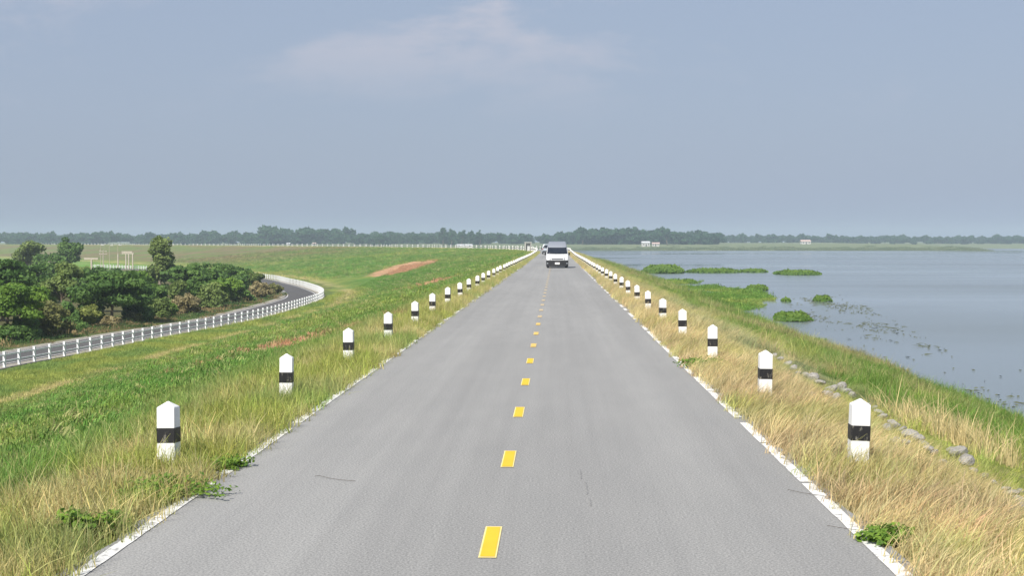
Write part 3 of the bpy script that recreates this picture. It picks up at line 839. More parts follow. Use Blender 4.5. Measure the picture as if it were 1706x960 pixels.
def panel(name, corners, mat, parent, thick=0.012):
    """a slightly thick plate through four corners"""
    c = [Vector(p) for p in corners]; nrm = (c[1] - c[0]).cross(c[3] - c[0]).normalized() * thick
    m = MB(); m.add([p for p in c] + [p + nrm for p in c], [(3, 2, 1, 0), (4, 5, 6, 7), (0, 1, 5, 4), (1, 2, 6, 5), (2, 3, 7, 6), (3, 0, 4, 7)])
    return m.build(name, mat, parent)
def grid_panel(name, rows, mat, parent):
    """rows of points from top to bottom"""
    V = [p for r0 in rows for p in r0]; n = len(rows[0])
    Fc = [(i * n + j, i * n + j + 1, (i + 1) * n + j + 1, (i + 1) * n + j) for i in range(len(rows) - 1) for j in range(n - 1)]
    m = MB(); m.add(V, Fc); o = m.build(name, mat, parent, smooth=True)
    md = o.modifiers.new('thickness', 'SOLIDIFY'); md.thickness = 0.012; md.offset = 0
    return o

def build_van(loc, rz):
    v = empty('passenger_van', loc, rz, 'silver white high roof passenger van with black bumper driving on the crest road', 'van')
    # local: front at -Y
    def hw(z): return float(np.interp(z, [0.25, 0.9, 1.2, 1.75, 2.1, 2.3], [0.915, 0.94, 0.935, 0.86, 0.78, 0.70]))
    body_prof = [(-2.62, 0.30), (-2.66, 0.55), (-2.60, 0.86), (-2.46, 1.06), (-2.22, 1.19), (-1.62, 1.78), (2.45, 1.80), (2.55, 1.1), (2.56, 0.32), (0, 0.26)]
    loft_body('body', body_prof, hw, M_VWHITE, v)
    roof_prof = [(-1.66, 1.74), (-1.60, 1.84), (-1.25, 2.12), (-0.85, 2.25), (-0.3, 2.285), (1.9, 2.27), (2.3, 2.18), (2.43, 1.9), (2.45, 1.76)]
    loft_body('high_roof', roof_prof, hw, M_VROOF, v)
    # windscreen follows the slope
    rows = []
    for t in np.linspace(0, 1, 5):
        z = 1.775 - 0.55 * t; y = -1.625 - 0.60 * t - 0.018
        w = hw(z) - 0.055; rows.append([(w * q, y + 0.05 * q * q, z + (0.0 if t else -0.045 * (1 - q * q) + 0.03)) for q in np.linspace(-1, 1, 9)])
    ws = grid_panel('windscreen', rows, M_GLASS, v)
    m = MB(); m.tube([(-0.1, -2.25, 1.215), (-0.62, -2.08, 1.35)], [0.012, 0.01], 5); m.build('wiper', M_BLACK, ws)
    m = MB(); m.tube([(0.55, -2.25, 1.215), (0.05, -2.09, 1.35)], [0.012, 0.01], 5); m.build('wiper', M_BLACK, ws)
    # front bumper
    m = MB(); pts = [(-0.955, -2.3), (-0.93, -2.62), (-0.75, -2.74), (0, -2.78), (0.75, -2.74), (0.93, -2.62), (0.955, -2.3)]
    V = [(x, y, z) for z in (0.13, 0.66) for x, y in pts] + [(x * .97, -2.1, z) for z in (0.13, 0.66) for x, y in pts]
    nb = len(pts); Fc = [(j, j + 1, nb + j + 1, nb + j) for j in range(nb - 1)] + [(2 * nb + j, j, nb + j, 3 * nb + j) if j in (0,) else (2 * nb + j + 0, 3 * nb + j, nb + j, j) for j in (0, nb - 1)]
    Fc += [(nb + j, nb + j + 1, 3 * nb + j + 1, 3 * nb + j) for j in range(nb - 1)] + [(j + 1, j, 2 * nb + j, 2 * nb + j + 1) for j in range(nb - 1)]
    m.add(V, Fc); bp = m.build('front_bumper', M_BLACK, v)
    for x in (-0.83, 0.83): MB().box(x, -2.70, 0.40, 0.13, 0.05, 0.10).build('fog_lamp', M_LAMP, bp, bevel=0.015)
    MB().box(0, -2.795, 0.40, 0.40, 0.02, 0.17).build('number_plate', M_PLATE, bp, bevel=0.004)
    # grille with bright bar
    g = MB().box(0, -2.645, 0.80, 0.98, 0.05, 0.08).build('grille', M_BLACK, v, bevel=0.01)
    MB().box(0, -2.675, 0.825, 0.94, 0.02, 0.03).build('grille_bar', M_CHROME, g)
    MB().box(0, -2.675, 0.775, 0.94, 0.02, 0.018).build('grille_bar', M_CHROME, g)
    for sx in (-1, 1):
        m = MB(); V = [(sx * .56, -2.67, .72), (sx * .90, -2.56, .70), (sx * .915, -2.44, .96), (sx * .62, -2.61, .90)]
        m.add(V + [(x, y + .08, z) for x, y, z in V], [(0, 1, 2, 3), (7, 6, 5, 4), (0, 4, 5, 1), (1, 5, 6, 2), (2, 6, 7, 3), (3, 7, 4, 0)])
        m.build('headlight', M_LAMP, v)
        ms = MB().box(sx * 1.03, -1.98, 1.22, 0.13, 0.11, 0.24).build('mirror', M_BLACK, v, bevel=0.02)
        MB().tube([(sx * .9, -1.9, 1.15), (sx * 1.0, -1.96, 1.16)], [.02, .02], 5).build('mirror_arm', M_BLACK, ms)
        for y0, y1 in ((-1.55, -0.75), (-0.65, 0.75), (0.85, 2.25)):
            q0 = hw(1.24) + .004; q1 = hw(1.70) + .004; a = 0.25 if y0 < -1 else 0
            c = [(sx * q0, y0 - a * .9, 1.24), (sx * q0, y1, 1.24), (sx * q1, y1, 1.70), (sx * q1, y0 + a * .4, 1.70)]
            panel('side_window', c if sx > 0 else c[::-1], M_GLASS, v)
        dd = MB().box(sx * (hw(1.0) + .006), -0.9, 1.02, .03, .2, .035).build('door_handle', M_VWHITE, v)
    panel('rear_window', [(0.66, 2.51, 1.72), (-0.66, 2.51, 1.72), (-0.7, 2.56, 1.2), (0.7, 2.56, 1.2)], M_GLASS, v)
    MB().box(0, 2.58, .42, 1.75, .12, .22).build('rear_bumper', M_BLACK, v, bevel=.02)
    for sx in (-1, 1): MB().box(sx * .82, 2.55, 1.0, .12, .06, .42).build('tail_light', M_RED, v, bevel=.01)
    add_wheels(v, 0.34, 0.2, 0.80, (-1.72, 1.35))
    MB().box(0, -0.1, .22, 1.56, 4.5, .2).build('underbody', M_BLACK, v)
    return v
vp = P(928, 446.8, 0.0)
build_van((vp.x, vp.y + 2.75, 0.001), R(0.5))

def build_suv(loc, rz):
    v = empty('parked_car', loc, rz, 'pale blue grey car with dark rear window partly hidden behind the van', 'car')
    # rear at -Y (towards the viewer)
    def hw(z): return float(np.interp(z, [0.3, 0.8, 1.05, 1.75], [0.89, 0.92, 0.90, 0.70]))
    loft_body('body', [(-2.2, 0.36), (-2.26, 0.7), (-2.22, 1.05), (-1.95, 1.70), (-1.7, 1.78), (-0.2, 1.80), (0.3, 1.72), (1.0, 1.12), (2.1, 0.98), (2.32, 0.75), (2.3, 0.38), (0, 0.3)], hw, M_VBLUE, v)
    rows = []
    for t in np.linspace(0, 1, 4):
        z = 1.66 - 0.58 * t; y = -1.985 - 0.24 * t; w = hw(z) - .08
        rows.append([(w * q, y - .01 + .03 * q * q, z) for q in np.linspace(-1, 1, 7)])
    grid_panel('rear_window', rows, M_GLASS, v)
    rows = []
    for t in np.linspace(0, 1, 4):
        z = 1.68 - 0.54 * t; y = 0.36 + 0.63 * t; w = hw(z) - .08
        rows.append([(w * q, y + .02, z + .02) for q in np.linspace(-1, 1, 7)])
    grid_panel('windscreen', rows, M_GLASS, v)
    bp = MB().box(0, -2.26, .46, 1.74, .14, .26).build('rear_bumper', M_BLACK, v, bevel=.03)
    MB().box(0, -2.28, .78, .42, .03, .14).build('number_plate', M_PLATE, v)
    for sx in (-1, 1):
        MB().box(sx * .80, -2.235, .92, .16, .06, .24).build('tail_light', M_RED, v, bevel=.01)
        MB().box(sx * .72, 2.24, .76, .3, .08, .14).build('headlight', M_LAMP, v, bevel=.01)
        MB().box(sx * 1.0, 0.62, 1.12, .18, .1, .14).build('mirror', M_BLACK, v, bevel=.02)
        for y0, y1 in ((-1.8, -0.85), (-0.78, 0.3)):
            q0, q1 = hw(1.1) + .004, hw(1.6) + .004
            c = [(sx * q0, y0, 1.1), (sx * q0, y1 + (.4 if y1 > 0 else 0), 1.1), (sx * q1, y1, 1.6), (sx * q1, y0 + .15, 1.6)]
            panel('side_window', c if sx > 0 else c[::-1], M_GLASS, v)
    add_wheels(v, .35, .22, .78, (-1.35, 1.4))
    return v
cp = at_depth(911.5, 423, 262)
build_suv((cp.x, cp.y, float(crest_z(262)) + 0.001), R(1))

# ------------------------------------------------------------------ trees
def leaves(cent, nrm, size, r, aspect=0.6):
    """rhombic leaves: centres (n,3), outward direction (n,3)"""
    n = len(cent)
    d = nrm + r.normal(0, 0.75, (n, 3)) + np.array([-0.1, -0.25, 0.5]); d /= np.linalg.norm(d, axis=1)[:, None] + 1e-9
    t = r.normal(size=(n, 3)); t -= (t * d).sum(1)[:, None] * d; t /= np.linalg.norm(t, axis=1)[:, None] + 1e-9
    b_ = np.cross(d, t); sz = size * r.lognormal(0, 0.3, n)[:, None]
    v = np.stack([cent - t * sz, cent + b_ * sz * aspect, cent + t * sz, cent - b_ * sz * aspect], 1).reshape(-1, 3)
    return v, np.arange(4 * n).reshape(n, 4)
def crown_pads(kind, H, Wd, r):
    """clump ellipsoids (x,y,z,rx,ry,rz)"""
    pads = []; Rr = Wd / 2
    if kind == 'umbrella':
        for i in range(40):
            a = r.uniform(0, 6.283); q = math.sqrt(r.uniform(0, 1)); z = H * (0.95 - 0.30 * q ** 2 - r.uniform(0, 0.42))
            pr = Rr * r.uniform(0.22, 0.38); pads.append((math.cos(a) * q * Rr * .82, math.sin(a) * q * Rr * .82, z, pr, pr, pr * 0.34))
    elif kind == 'round':
        for i in range(22):
            d = r.normal(size=3); d /= np.linalg.norm(d); q = r.uniform(.3, .85)
            pr = Rr * r.uniform(.22, .4); pads.append((d[0] * q * Rr, d[1] * q * Rr, H * .60 + d[2] * q * H * .36, pr, pr, pr * .75))
    elif kind == 'tall':
        for i in range(24):
            z = r.uniform(.32, .97); w = Rr * (1.15 - abs(z - .55) * 1.5); a = r.uniform(0, 6.283); q = r.uniform(0.1, .8)
            pr = Rr * r.uniform(.28, .5) * (1.2 - .5 * z); pads.append((math.cos(a) * q * w, math.sin(a) * q * w, H * z, pr * .8, pr * .8, pr * 1.0))
    else:  # bush, to the ground
        for i in range(24):
            a = r.uniform(0, 6.283); q = math.sqrt(r.uniform()); z = H * r.uniform(.12, .86) * (1 - .35 * q * q)
            pr = Rr * r.uniform(.2, .38); pads.append((math.cos(a) * q * Rr * .8, math.sin(a) * q * Rr * .8, z, pr, pr, min(pr * .8, H * .22)))
    return pads
def tree_meshes(kind, H, Wd, nleaf, lsize, lmat, bark, seed):
    r = np.random.default_rng(seed); pads = crown_pads(kind, H, Wd, r)
    vol = np.array([p[3] * p[4] * p[5] for p in pads]) ** (2 / 3); cnt = np.maximum(8, (nleaf * vol / vol.sum()).astype(int))
    C_, D_, T_ = [], [], []
    for p, k in zip(pads, cnt):
        d = r.normal(size=(k, 3)); d /= np.linalg.norm(d, axis=1)[:, None]; q = r.uniform(.35, 1.12, k) ** .6
        C_.append(np.array(p[:3]) + d * np.array(p[3:]) * q[:, None]); D_.append(d); T_.append(np.clip(r.uniform(0.1, .9) * .55 + r.uniform(0, .45, k), 0, 1))
    C_, D_, T_ = np.concatenate(C_), np.concatenate(D_), np.concatenate(T_)
    ok = C_[:, 2] > 0.03; C_, D_, T_ = C_[ok], D_[ok], T_[ok]
    v, f = leaves(C_, D_, lsize, r)
    crown = mesh_np('crown', v, f, [lmat], False, face_attr=T_)
    m = MB(); rt = max(0.04, H * .022) if kind != 'bush' else H * .014
    fork = {'umbrella': .42, 'round': .34, 'tall': .8, 'bush': .16}[kind] * H
    lx, ly = r.normal(0, .03 * H), r.normal(0, .03 * H)
    m.tube([(0, 0, -.25), (lx * .3, ly * .3, fork * .4), (lx, ly, fork), (lx * 1.2, ly * 1.2, fork * 1.15)], [rt * 1.5, rt * 1.1, rt * .85, rt * .5], 8)
    for p in pads[:16]:
        z0 = fork * (.8 if kind != 'tall' else min(.9, max(.3, p[2] / fork - .15))); st = Vector((lx * z0 / fork, ly * z0 / fork, z0)); en = Vector(p[:3])
        mid = (st + en) / 2 + Vector((0, 0, .06 * H if kind == 'umbrella' else .02 * H))
        m.tube([st, mid, en], [rt * .45, rt * .3, rt * .12], 5, cap=False)
    return crown, m.mesh('trunk', bark, True)
M_BARK = simple('grey_brown_bark', (0.17, 0.135, 0.10), 0.9, 0.1, 0.3, 8)
M_BARKP = simple('pale_bark', (0.36, 0.31, 0.25), 0.9, 0.1, 0.25, 8)
L = {'dark': leaf_mat('dark_green_leaves', (0.045, 0.11, 0.026), (0.165, 0.275, 0.06)),
     'bright': leaf_mat('bright_green_leaves', (0.07, 0.155, 0.022), (0.23, 0.36, 0.05)),
     'light': leaf_mat('olive_green_leaves', (0.10, 0.16, 0.04), (0.25, 0.32, 0.09)),
     'olive': leaf_mat('brownish_olive_leaves', (0.13, 0.145, 0.045), (0.29, 0.29, 0.105)),
     'brown': leaf_mat('dry_brown_leaves', (0.21, 0.18, 0.08), (0.42, 0.36, 0.19)),
     'yellow': leaf_mat('yellow_green_leaves', (0.12, 0.16, 0.035), (0.29, 0.32, 0.075)),
     'far': leaf_mat('far_forest_leaves', (0.016, 0.06, 0.024), (0.05, 0.12, 0.045)),
     'hy': leaf_mat('hyacinth_leaves', (0.045, 0.115, 0.018), (0.16, 0.255, 0.035))}
def tree(name, label, kind, tone, px, base_y, top_y, wpx, nleaf, lsize, group=None, cat='tree', bark=None, z=G_Z, seed=None):
    if px < 470 and z == G_Z: base_y = min(base_y, np.interp(px, [0, 80, 144, 185, 222, 262, 312, 352, 404, 436, 470], [580, 568, 559, 552, 545.6, 539, 530.6, 522.6, 513, 506, 494]) - (9 if kind == 'bush' else 12))
    b0 = P(px, base_y, z); k = b0.y / F_PX; top = at_depth(px, top_y, b0.y).z
    H = max(0.6, top - z); Wd = wpx * k
    e = empty(name, tuple(b0), random.uniform(0, 6.28), label, cat, group)
    cr_, tr_ = tree_meshes(kind, H, Wd, nleaf, lsize, L[tone], bark or M_BARK, seed or int(px * 7 + base_y))
    link('trunk', tr_, e); link('crown', cr_, e)
    return e
G1 = 'trees and shrubs beside the lower road'
T = tree
T('rain_tree', 'large spreading dark green tree with layered crown behind the lower road', 'umbrella', 'dark', 186, 548, 440, 148, 9500, .17, G1)
T('rain_tree', 'bright green spreading tree with layered boughs left of the brown-leaved shrub', 'umbrella', 'bright', 12, 576, 455, 130, 9000, .15, G1)
T('rain_tree', 'dark flat topped tree behind the bright green layered tree', 'umbrella', 'dark', 5, 535, 426, 110, 6000, .2, G1)
T('olive_tree', 'pale olive rounded tree rising beside the spreading dark green crown', 'round', 'light', 104, 528, 430, 72, 5500, .18, G1)
T('roadside_tree', 'mid green rounded tree filling the gap before the pale olive tree', 'round', 'bright', 60, 545, 470, 66, 4500, .17, G1)
T('brownish_shrub', 'big brownish olive shrub at the road edge beside the yellow green shrub', 'bush', 'olive', 80, 574, 496, 84, 6000, .13, G1, 'shrub')
T('yellowish_shrub', 'small yellow green round shrub under the spreading dark tree', 'round', 'yellow', 144, 562, 506, 52, 3600, .13, G1, 'shrub')
T('dark_bush', 'low dark green bush under the bright layered tree', 'bush', 'dark', 18, 588, 540, 90, 4200, .14, G1, 'bush')
T('dark_bush', 'dark bush between the brownish shrub and the yellow green shrub', 'bush', 'dark', 122, 566, 530, 50, 2600, .14, G1, 'bush')
T('dry_bush', 'dry tan bush below the spreading dark tree trunk', 'bush', 'brown', 185, 554, 524, 36, 1500, .13, G1, 'bush')
T('dry_bush', 'olive brown bush at the right foot of the spreading dark tree', 'bush', 'olive', 222, 548, 520, 34, 1500, .13, G1, 'bush')
T('green_bush', 'green bush under the spreading dark tree beside the road', 'bush', 'light', 205, 553, 530, 50, 2200, .13, G1, 'bush')
T('olive_bush', 'olive green bush right of the spreading dark tree', 'bush', 'light', 262, 540, 488, 56, 3800, .14, G1, 'bush')
T('tall_eucalyptus', 'tall slender tree with pale trunk rising above the others', 'tall', 'light', 267, 488, 397, 58, 7000, .18, G1, bark=M_BARKP)
T('dark_tree', 'dark green tree with layered crown right of the tall slender tree', 'umbrella', 'dark', 316, 506, 437, 66, 5000, .2, G1)
T('dark_tree', 'dark flat crowned tree above the bright green small tree', 'umbrella', 'dark', 378, 492, 436, 76, 5500, .22, G1)
T('dark_tree', 'dark tree crown filling the gap behind the dry brown shrubs', 'round', 'dark', 344, 502, 448, 50, 4000, .2, G1)
T('small_tree', 'bright green small tree before the dark flat crowns', 'round', 'bright', 384, 512, 458, 52, 4200, .17, G1)
T('small_tree', 'small green tree next to the bend of the lower road', 'round', 'light', 424, 490, 449, 34, 2600, .19, G1)
T('dry_shrub', 'dry brown shrub left of the bright green small tree', 'bush', 'brown', 312, 533, 488, 52, 3400, .14, G1, 'shrub')
T('dry_shrub', 'leafy olive green shrub beside the road between dry shrub and small tree', 'bush', 'light', 352, 524, 470, 62, 4200, .15, G1, 'shrub')
T('dark_bush', 'dark green bush at the road edge under the bright small tree', 'bush', 'dark', 404, 511, 470, 38, 2600, .16, G1, 'bush')
T('dry_shrub', 'tan dry shrub on the inside of the road bend', 'bush', 'brown', 436, 500, 464, 40, 2800, .17, G1, 'shrub')
T('olive_bush', 'olive bush at the very inside of the road bend', 'bush', 'olive', 456, 496, 466, 30, 2200, .17, G1, 'bush')
T('green_bush', 'green leafy bush left of the dry brown shrub', 'bush', 'bright', 276, 541, 494, 44, 2800, .14, G1, 'bush')
T('green_bush', 'low green bush at the road edge below the dry brown shrub', 'bush', 'light', 240, 546, 512, 42, 2400, .14, G1, 'bush')
T('distant_tree', 'broad grey green tree behind the dark flat topped tree', 'round', 'light', 50, 462, 394, 62, 4200, .28, G1)
T('distant_tree', 'tall dark grey green tree beside the concrete beam', 'round', 'dark', 116, 458, 391, 56, 4200, .27, G1)
T('distant_tree', 'mid green tree low behind the pale olive tree', 'round', 'dark', 84, 466, 420, 60, 3000, .27, G1)

FILL = [(150, 500, 444, 90, 'umbrella', 'dark'), (222, 500, 448, 80, 'umbrella', 'bright'), (250, 520, 470, 60, 'round', 'dark'), (60, 505, 440, 90, 'umbrella', 'dark'), (22, 496, 432, 80, 'round', 'dark'), (128, 490, 440, 70, 'round', 'light'), (296, 488, 441, 60, 'umbrella', 'dark'),
        (340, 482, 438, 60, 'umbrella', 'dark'), (404, 484, 442, 46, 'round', 'dark'), (186, 482, 446, 60, 'round', 'dark'), (40, 520, 462, 60, 'round', 'dark'), (290, 515, 466, 50, 'round', 'light'), (235, 488, 452, 60, 'round', 'bright'), (95, 478, 432, 60, 'round', 'dark'), (330, 512, 462, 50, 'round', 'dark'),
        (365, 506, 458, 44, 'round', 'bright'), (170, 520, 470, 60, 'round', 'dark'), (268, 478, 446, 44, 'round', 'dark'), (318, 474, 442, 50, 'round', 'dark'), (372, 474, 444, 46, 'round', 'light'), (5, 512, 450, 60, 'round', 'bright'), (110, 548, 500, 50, 'bush', 'dark'), (40, 566, 520, 50, 'bush', 'dark'), (150, 540, 500, 50, 'bush', 'dark'), (230, 535, 495, 50, 'bush', 'dark')]
FL = {'dark': 'dark green', 'bright': 'fresh green', 'light': 'pale olive'}; FK = {'umbrella': 'flat crowned tree', 'round': 'rounded tree', 'bush': 'bush'}
for (px, by, ty, wp, kd, tn) in FILL:
    T('woodland_tree', '%s %s in the back row of the belt behind the lower road' % (FL[tn], FK[kd]), kd, tn, px, by, ty, wp, 3600, .22, 'back row of the tree belt', 'bush' if kd == 'bush' else 'tree')
# undergrowth along the tree belt
n = 1500; i_ = rng.integers(8, 150, n); o_ = rng.uniform(6.8, 15, n) 
bx = FC[i_, 0] + FN[i_, 0] * o_ + rng.normal(0, .6, n); by = FC[i_, 1] + FN[i_, 1] * o_ + rng.normal(0, .6, n)
mixv = rng.uniform(size=n); uc = mix3((0.06, 0.12, 0.03), (0.26, 0.20, 0.10), (mixv > .6) * 1.0)
land_scatter('roadside_scrub', bx, by, np.full(n, 2.6), uc, c_carpet, 5, 'rough scrub at the foot of the roadside trees', 'scrub')

# ------------------------------------------------------------------ far forest
fm = []
for i, (k, H, W_) in enumerate((('round', 11, 10), ('round', 9, 11), ('umbrella', 10, 13), ('round', 13, 9), ('bush', 7, 11))):
    c_, t_ = tree_meshes(k, H, W_, 520, .85, L['far'], M_BARK, 400 + i); fm.append(c_)
c_far = source_collection('far_crown', fm)
def far_band(n, px0, px1, dist0, dist1, scale, extra=None):
    px = rng.uniform(px0, px1, n); d = rng.uniform(dist0, dist1, n)
    x = (px - VPX) / F_PX * d; y = d; z = land_z(x, y)
    return x, y, z, scale * rng.lognormal(0, .10, n)
bands = [far_band(520, -60, 760, 1480, 1850, 1.1), far_band(220, 560, 1010, 1360, 1650, .95), far_band(320, 930, 1200, 1330, 1600, 1.0),
         far_band(520, 1180, 1790, 1800, 2150, .9), far_band(60, 436, 580, 1440, 1520, 1.45), far_band(40, 965, 1085, 1330, 1400, 1.35), far_band(16, 1000, 1190, 1330, 1400, 1.2)]
x, y, z, k = [np.concatenate([b_[i] for b_ in bands]) for i in range(4)]
k = k * (0.92 + 0.2 * fbm(x * .012, y * .012, 91))
scatter('far_forest', np.stack([x, y, z - .3], -1), np.stack([x * 0, x * 0, rng.uniform(0, 6.28, len(x))], -1), k, np.full((len(x), 3), .1), c_far, 5,
        'hazy dark green forest along the far shore', 'forest')
def far_tree(label, px, top_y, wpx, dist, kind='round', tone='far', name='shore_tree'):
    x = (px - VPX) / F_PX * dist; zb = float(land_z(np.array([x]), np.array([dist]))[0]); H = CAM_Z + (VPY - top_y) * dist / F_PX - zb
    e = empty(name, (x, dist, zb), 0, label, 'tree', 'single trees along the far shore')
    c_, t_ = tree_meshes(kind, H, wpx * dist / F_PX, 700, .7, L[tone], M_BARK, int(px)); link('trunk', t_, e); link('crown', c_, e)
far_tree('tall round headed tree rising above the far shore wood behind the white house', 1111, 377, 20, 1300)
far_tree('slim tree at the edge of the tall far shore wood', 971, 379, 12, 1310, 'tall')
far_tree('dark round tree behind the curved crest under the long forest', 410, 392, 40, 1420)
far_tree('dark dome shaped tree at the end of the tall plantation block', 631, 387, 24, 1300)
for q, (px, ty, lb) in enumerate(((738, 379, 'slim pointed tree'), (752, 382, 'small slim tree'), (769, 381, 'taller of the bushy trees'), (785, 383, 'dense bushy tree'), (799, 382, 'rounded tree at the end of the row'))):
    far_tree(lb + ' above the wood by the long white shed', px, ty, 16, 1330, 'tall' if q < 2 else 'round')

# reeds on the far shore
n = 1500; px = rng.uniform(700, 1800, n); x = (px - VPX) / F_PX * 1250; y = shore_y(x) + np.abs(rng.normal(0, 45, n)) - 6
z = land_z(x, y)
rc = mix3((0.11, 0.16, 0.07), (0.21, 0.24, 0.12), rng.uniform(size=n))
scatter('far_reeds', np.stack([x, y, np.maximum(z, WATER_Z - .1)], -1), np.stack([x * 0, x * 0, rng.uniform(0, 6.28, n)], -1), np.full(n, 8.0) * rng.lognormal(0, .25, n), rc, c_carpet, 5,
        'pale green reed beds along the far shore', 'reeds')

# ------------------------------------------------------------------ far houses, poles, hut
M_WALL = simple('whitewashed_wall', (0.52, 0.51, 0.49), 0.8, 0.2, 0.08, 1)
M_TIN = simple('pale_tin_roof', (0.55, 0.56, 0.57), 0.5, 0.4, 0.1, 1)
M_ROOFR = simple('faded_pink_roof', (0.48, 0.36, 0.32), 0.8, 0.2, 0.12, 1)
M_DARKW = simple('dark_opening', (0.03, 0.035, 0.04), 0.4, 0.4, 0.1, 2)
def house(label, px, dist, w, d, h, roof_h, rmat, rz=0.2, name='shore_house', lift=0.0):
    x = (px - VPX) / F_PX * dist; z = float(land_z(np.array([x]), np.array([dist]))[0]) + lift
    e = empty(name, (x, dist, z), rz, label, 'house', 'houses on the far shore')
    wl_ = MB().box(0, 0, h / 2 - .5, w, d, h + 1).build('wall', M_WALL, e)
    m = MB(); o_ = .4
    m.add([(-w / 2 - o_, -d / 2 - o_, h - .05), (w / 2 + o_, -d / 2 - o_, h - .05), (w / 2 + o_, d / 2 + o_, h - .05), (-w / 2 - o_, d / 2 + o_, h - .05), (-w / 2 - o_, 0, h + roof_h), (w / 2 + o_, 0, h + roof_h)],
          [(0, 1, 5, 4), (2, 3, 4, 5), (0, 4, 3), (1, 2, 5), (3, 2, 1, 0)])
    m.build('roof', rmat, e)
    MB().box(0, -d / 2 - .02, 1.0, 1.0, .08, 2.0).build('door', M_DARKW, e)
    for q in (-.32, .32): MB().box(q * w, -d / 2 - .02, h * .55, w * .14, .08, h * .36).build('window', M_DARKW, e)
house('white house with pale roof at the foot of the far shore trees', 1075, 1235, 6.5, 5, 3.0, 1.4, M_TIN, .15, lift=.3)
house('low grey roofed house right of the white far shore house', 1092, 1240, 6, 5, 2.2, 1.2, M_ROOFR, -.1, lift=.2)
house('long low white shed before the wood beyond the curved crest', 774, 1235, 13, 5, 1.6, .9, M_TIN, .05, 'shore_shed', .8)
house('pinkish roofed house below the low far ridge', 1339, 1420, 9, 6, 2.6, 1.6, M_ROOFR, .1, lift=0)
house('small pale house in the forest edge beyond the crest', 522, 1395, 3, 3, 1.6, .8, M_ROOFR, .2, lift=.2)
house('small white house under the tall plantation block', 479, 1395, 3, 3, 1.6, .8, M_TIN, -.2, lift=.2)

M_CONC = simple('weathered_concrete', (0.42, 0.38, 0.31), 0.85, 0.2, 0.15, 2)
def beam_frame(label, cols, y_top, y_base, beams, dist, name='concrete_frame'):
    k = dist / F_PX; x0 = (cols[0] - VPX) * k
    e = empty(name, (x0, dist, G_Z), 0, label, 'concrete frame')
    ztop = lambda py: CAM_Z - (py - VPY) * k - G_Z
    for c in cols: MB().box((c - cols[0]) * k, 0, ztop(y_top) / 2 - .1, .32, .32, ztop(y_top) + .2).build('column', M_CONC, e, bevel=.02)
    for (a, b_, py, off) in beams: MB().box(((a + b_) / 2 - cols[0]) * k, off, ztop(py), (b_ - a) * k, .34, .38).build('beam', M_CONC, e, bevel=.02)
    return e
beam_frame('pale concrete gantry with two crossbeams on slim columns among the trees', [190.5, 204, 208.8, 215.5], 423.5, 446, [(197, 217, 422.5, 0.1), (196, 214, 420, .6)], 430)
beam_frame('pale concrete post with a single T shaped crossbeam above the tree crowns', [145.5], 433, 446, [(133, 157, 431.5, 0)], 300)
beam_frame('lower concrete T beam half hidden behind the pale olive tree', [79], 440, 450, [(72, 92, 437.5, 0)], 280)
def lamp(label, px, y_top, dist, arm=1.6):
    k = dist / F_PX; x0 = (px - VPX) * k; H = CAM_Z - (y_top - VPY) * k - G_Z
    e = empty('street_lamp', (x0, dist, G_Z), 0, label, 'street lamp', 'street lamps behind the trees')
    MB().tube([(0, 0, -.2), (0, 0, H)], [.08, .05], 8).build('pole', M_CONC, e)
    a = MB().tube([(0, 0, H - .1), (arm * .5, 0, H + .15), (arm, 0, H + .12)], [.05, .045, .04], 6).build('arm', M_CONC, e)
    MB().box(arm + .25, 0, H + .08, .95, .36, .2).build('lamp_head', M_WALL, e, bevel=.04)
lamp('slim concrete street lamp with white head beside the power pole', 161, 409, 400, .4)
lamp('slim street lamp with white head between two others', 176, 409.5, 430, .5)
lamp('slim street lamp with white head above the concrete gantry', 190, 409, 430, .5)
k = 400 / F_PX
pe = empty('power_pole', ((165.5 - VPX) * k, 400, G_Z), 0, 'concrete power pole with short crossarms below the street lamp', 'power pole')
Hh = CAM_Z - (417 - VPY) * k - G_Z
MB().tube([(0, 0, -.2), (0, 0, Hh)], [.17, .12], 8).build('pole', M_CONC, pe)
for dz in (.35, 1.1):
    ca = MB().box(0, -.14, Hh - dz, 2.2, .12, .14).build('crossarm', M_CONC, pe)
    for q in (-.9, 0, .9): MB().tube([(q, -.14, Hh - dz + .07), (q, -.14, Hh - dz + .28)], [.05, .035], 6).build('insulator', M_WALL, ca)

hp = at_depth(879.5, 420, 335); hs, hu = nearest_su([hp.x], [hp.y])
hut = empty('gauge_hut', (hp.x, hp.y, float(emb_z(hs[0], hu[0])) ), .1, 'small white box shaped concrete hut beside the far bend of the crest', 'hut')
for sx in (-1, 1): MB().box(sx * .66, 0, .9, .16, 1.3, 2.1).build('side_wall', M_WALL, hut)
MB().box(0, 0, 2.02, 1.7, 1.5, .16).build('roof', M_WALL, hut, bevel=.02)
MB().box(0, .3, .85, 1.16, .1, 2.0).build('back_panel', M_TIN, hut)
MB().box(0.1, -.35, .6, .6, .4, 1.2).build('cabinet', M_TIN, hut, bevel=.02)

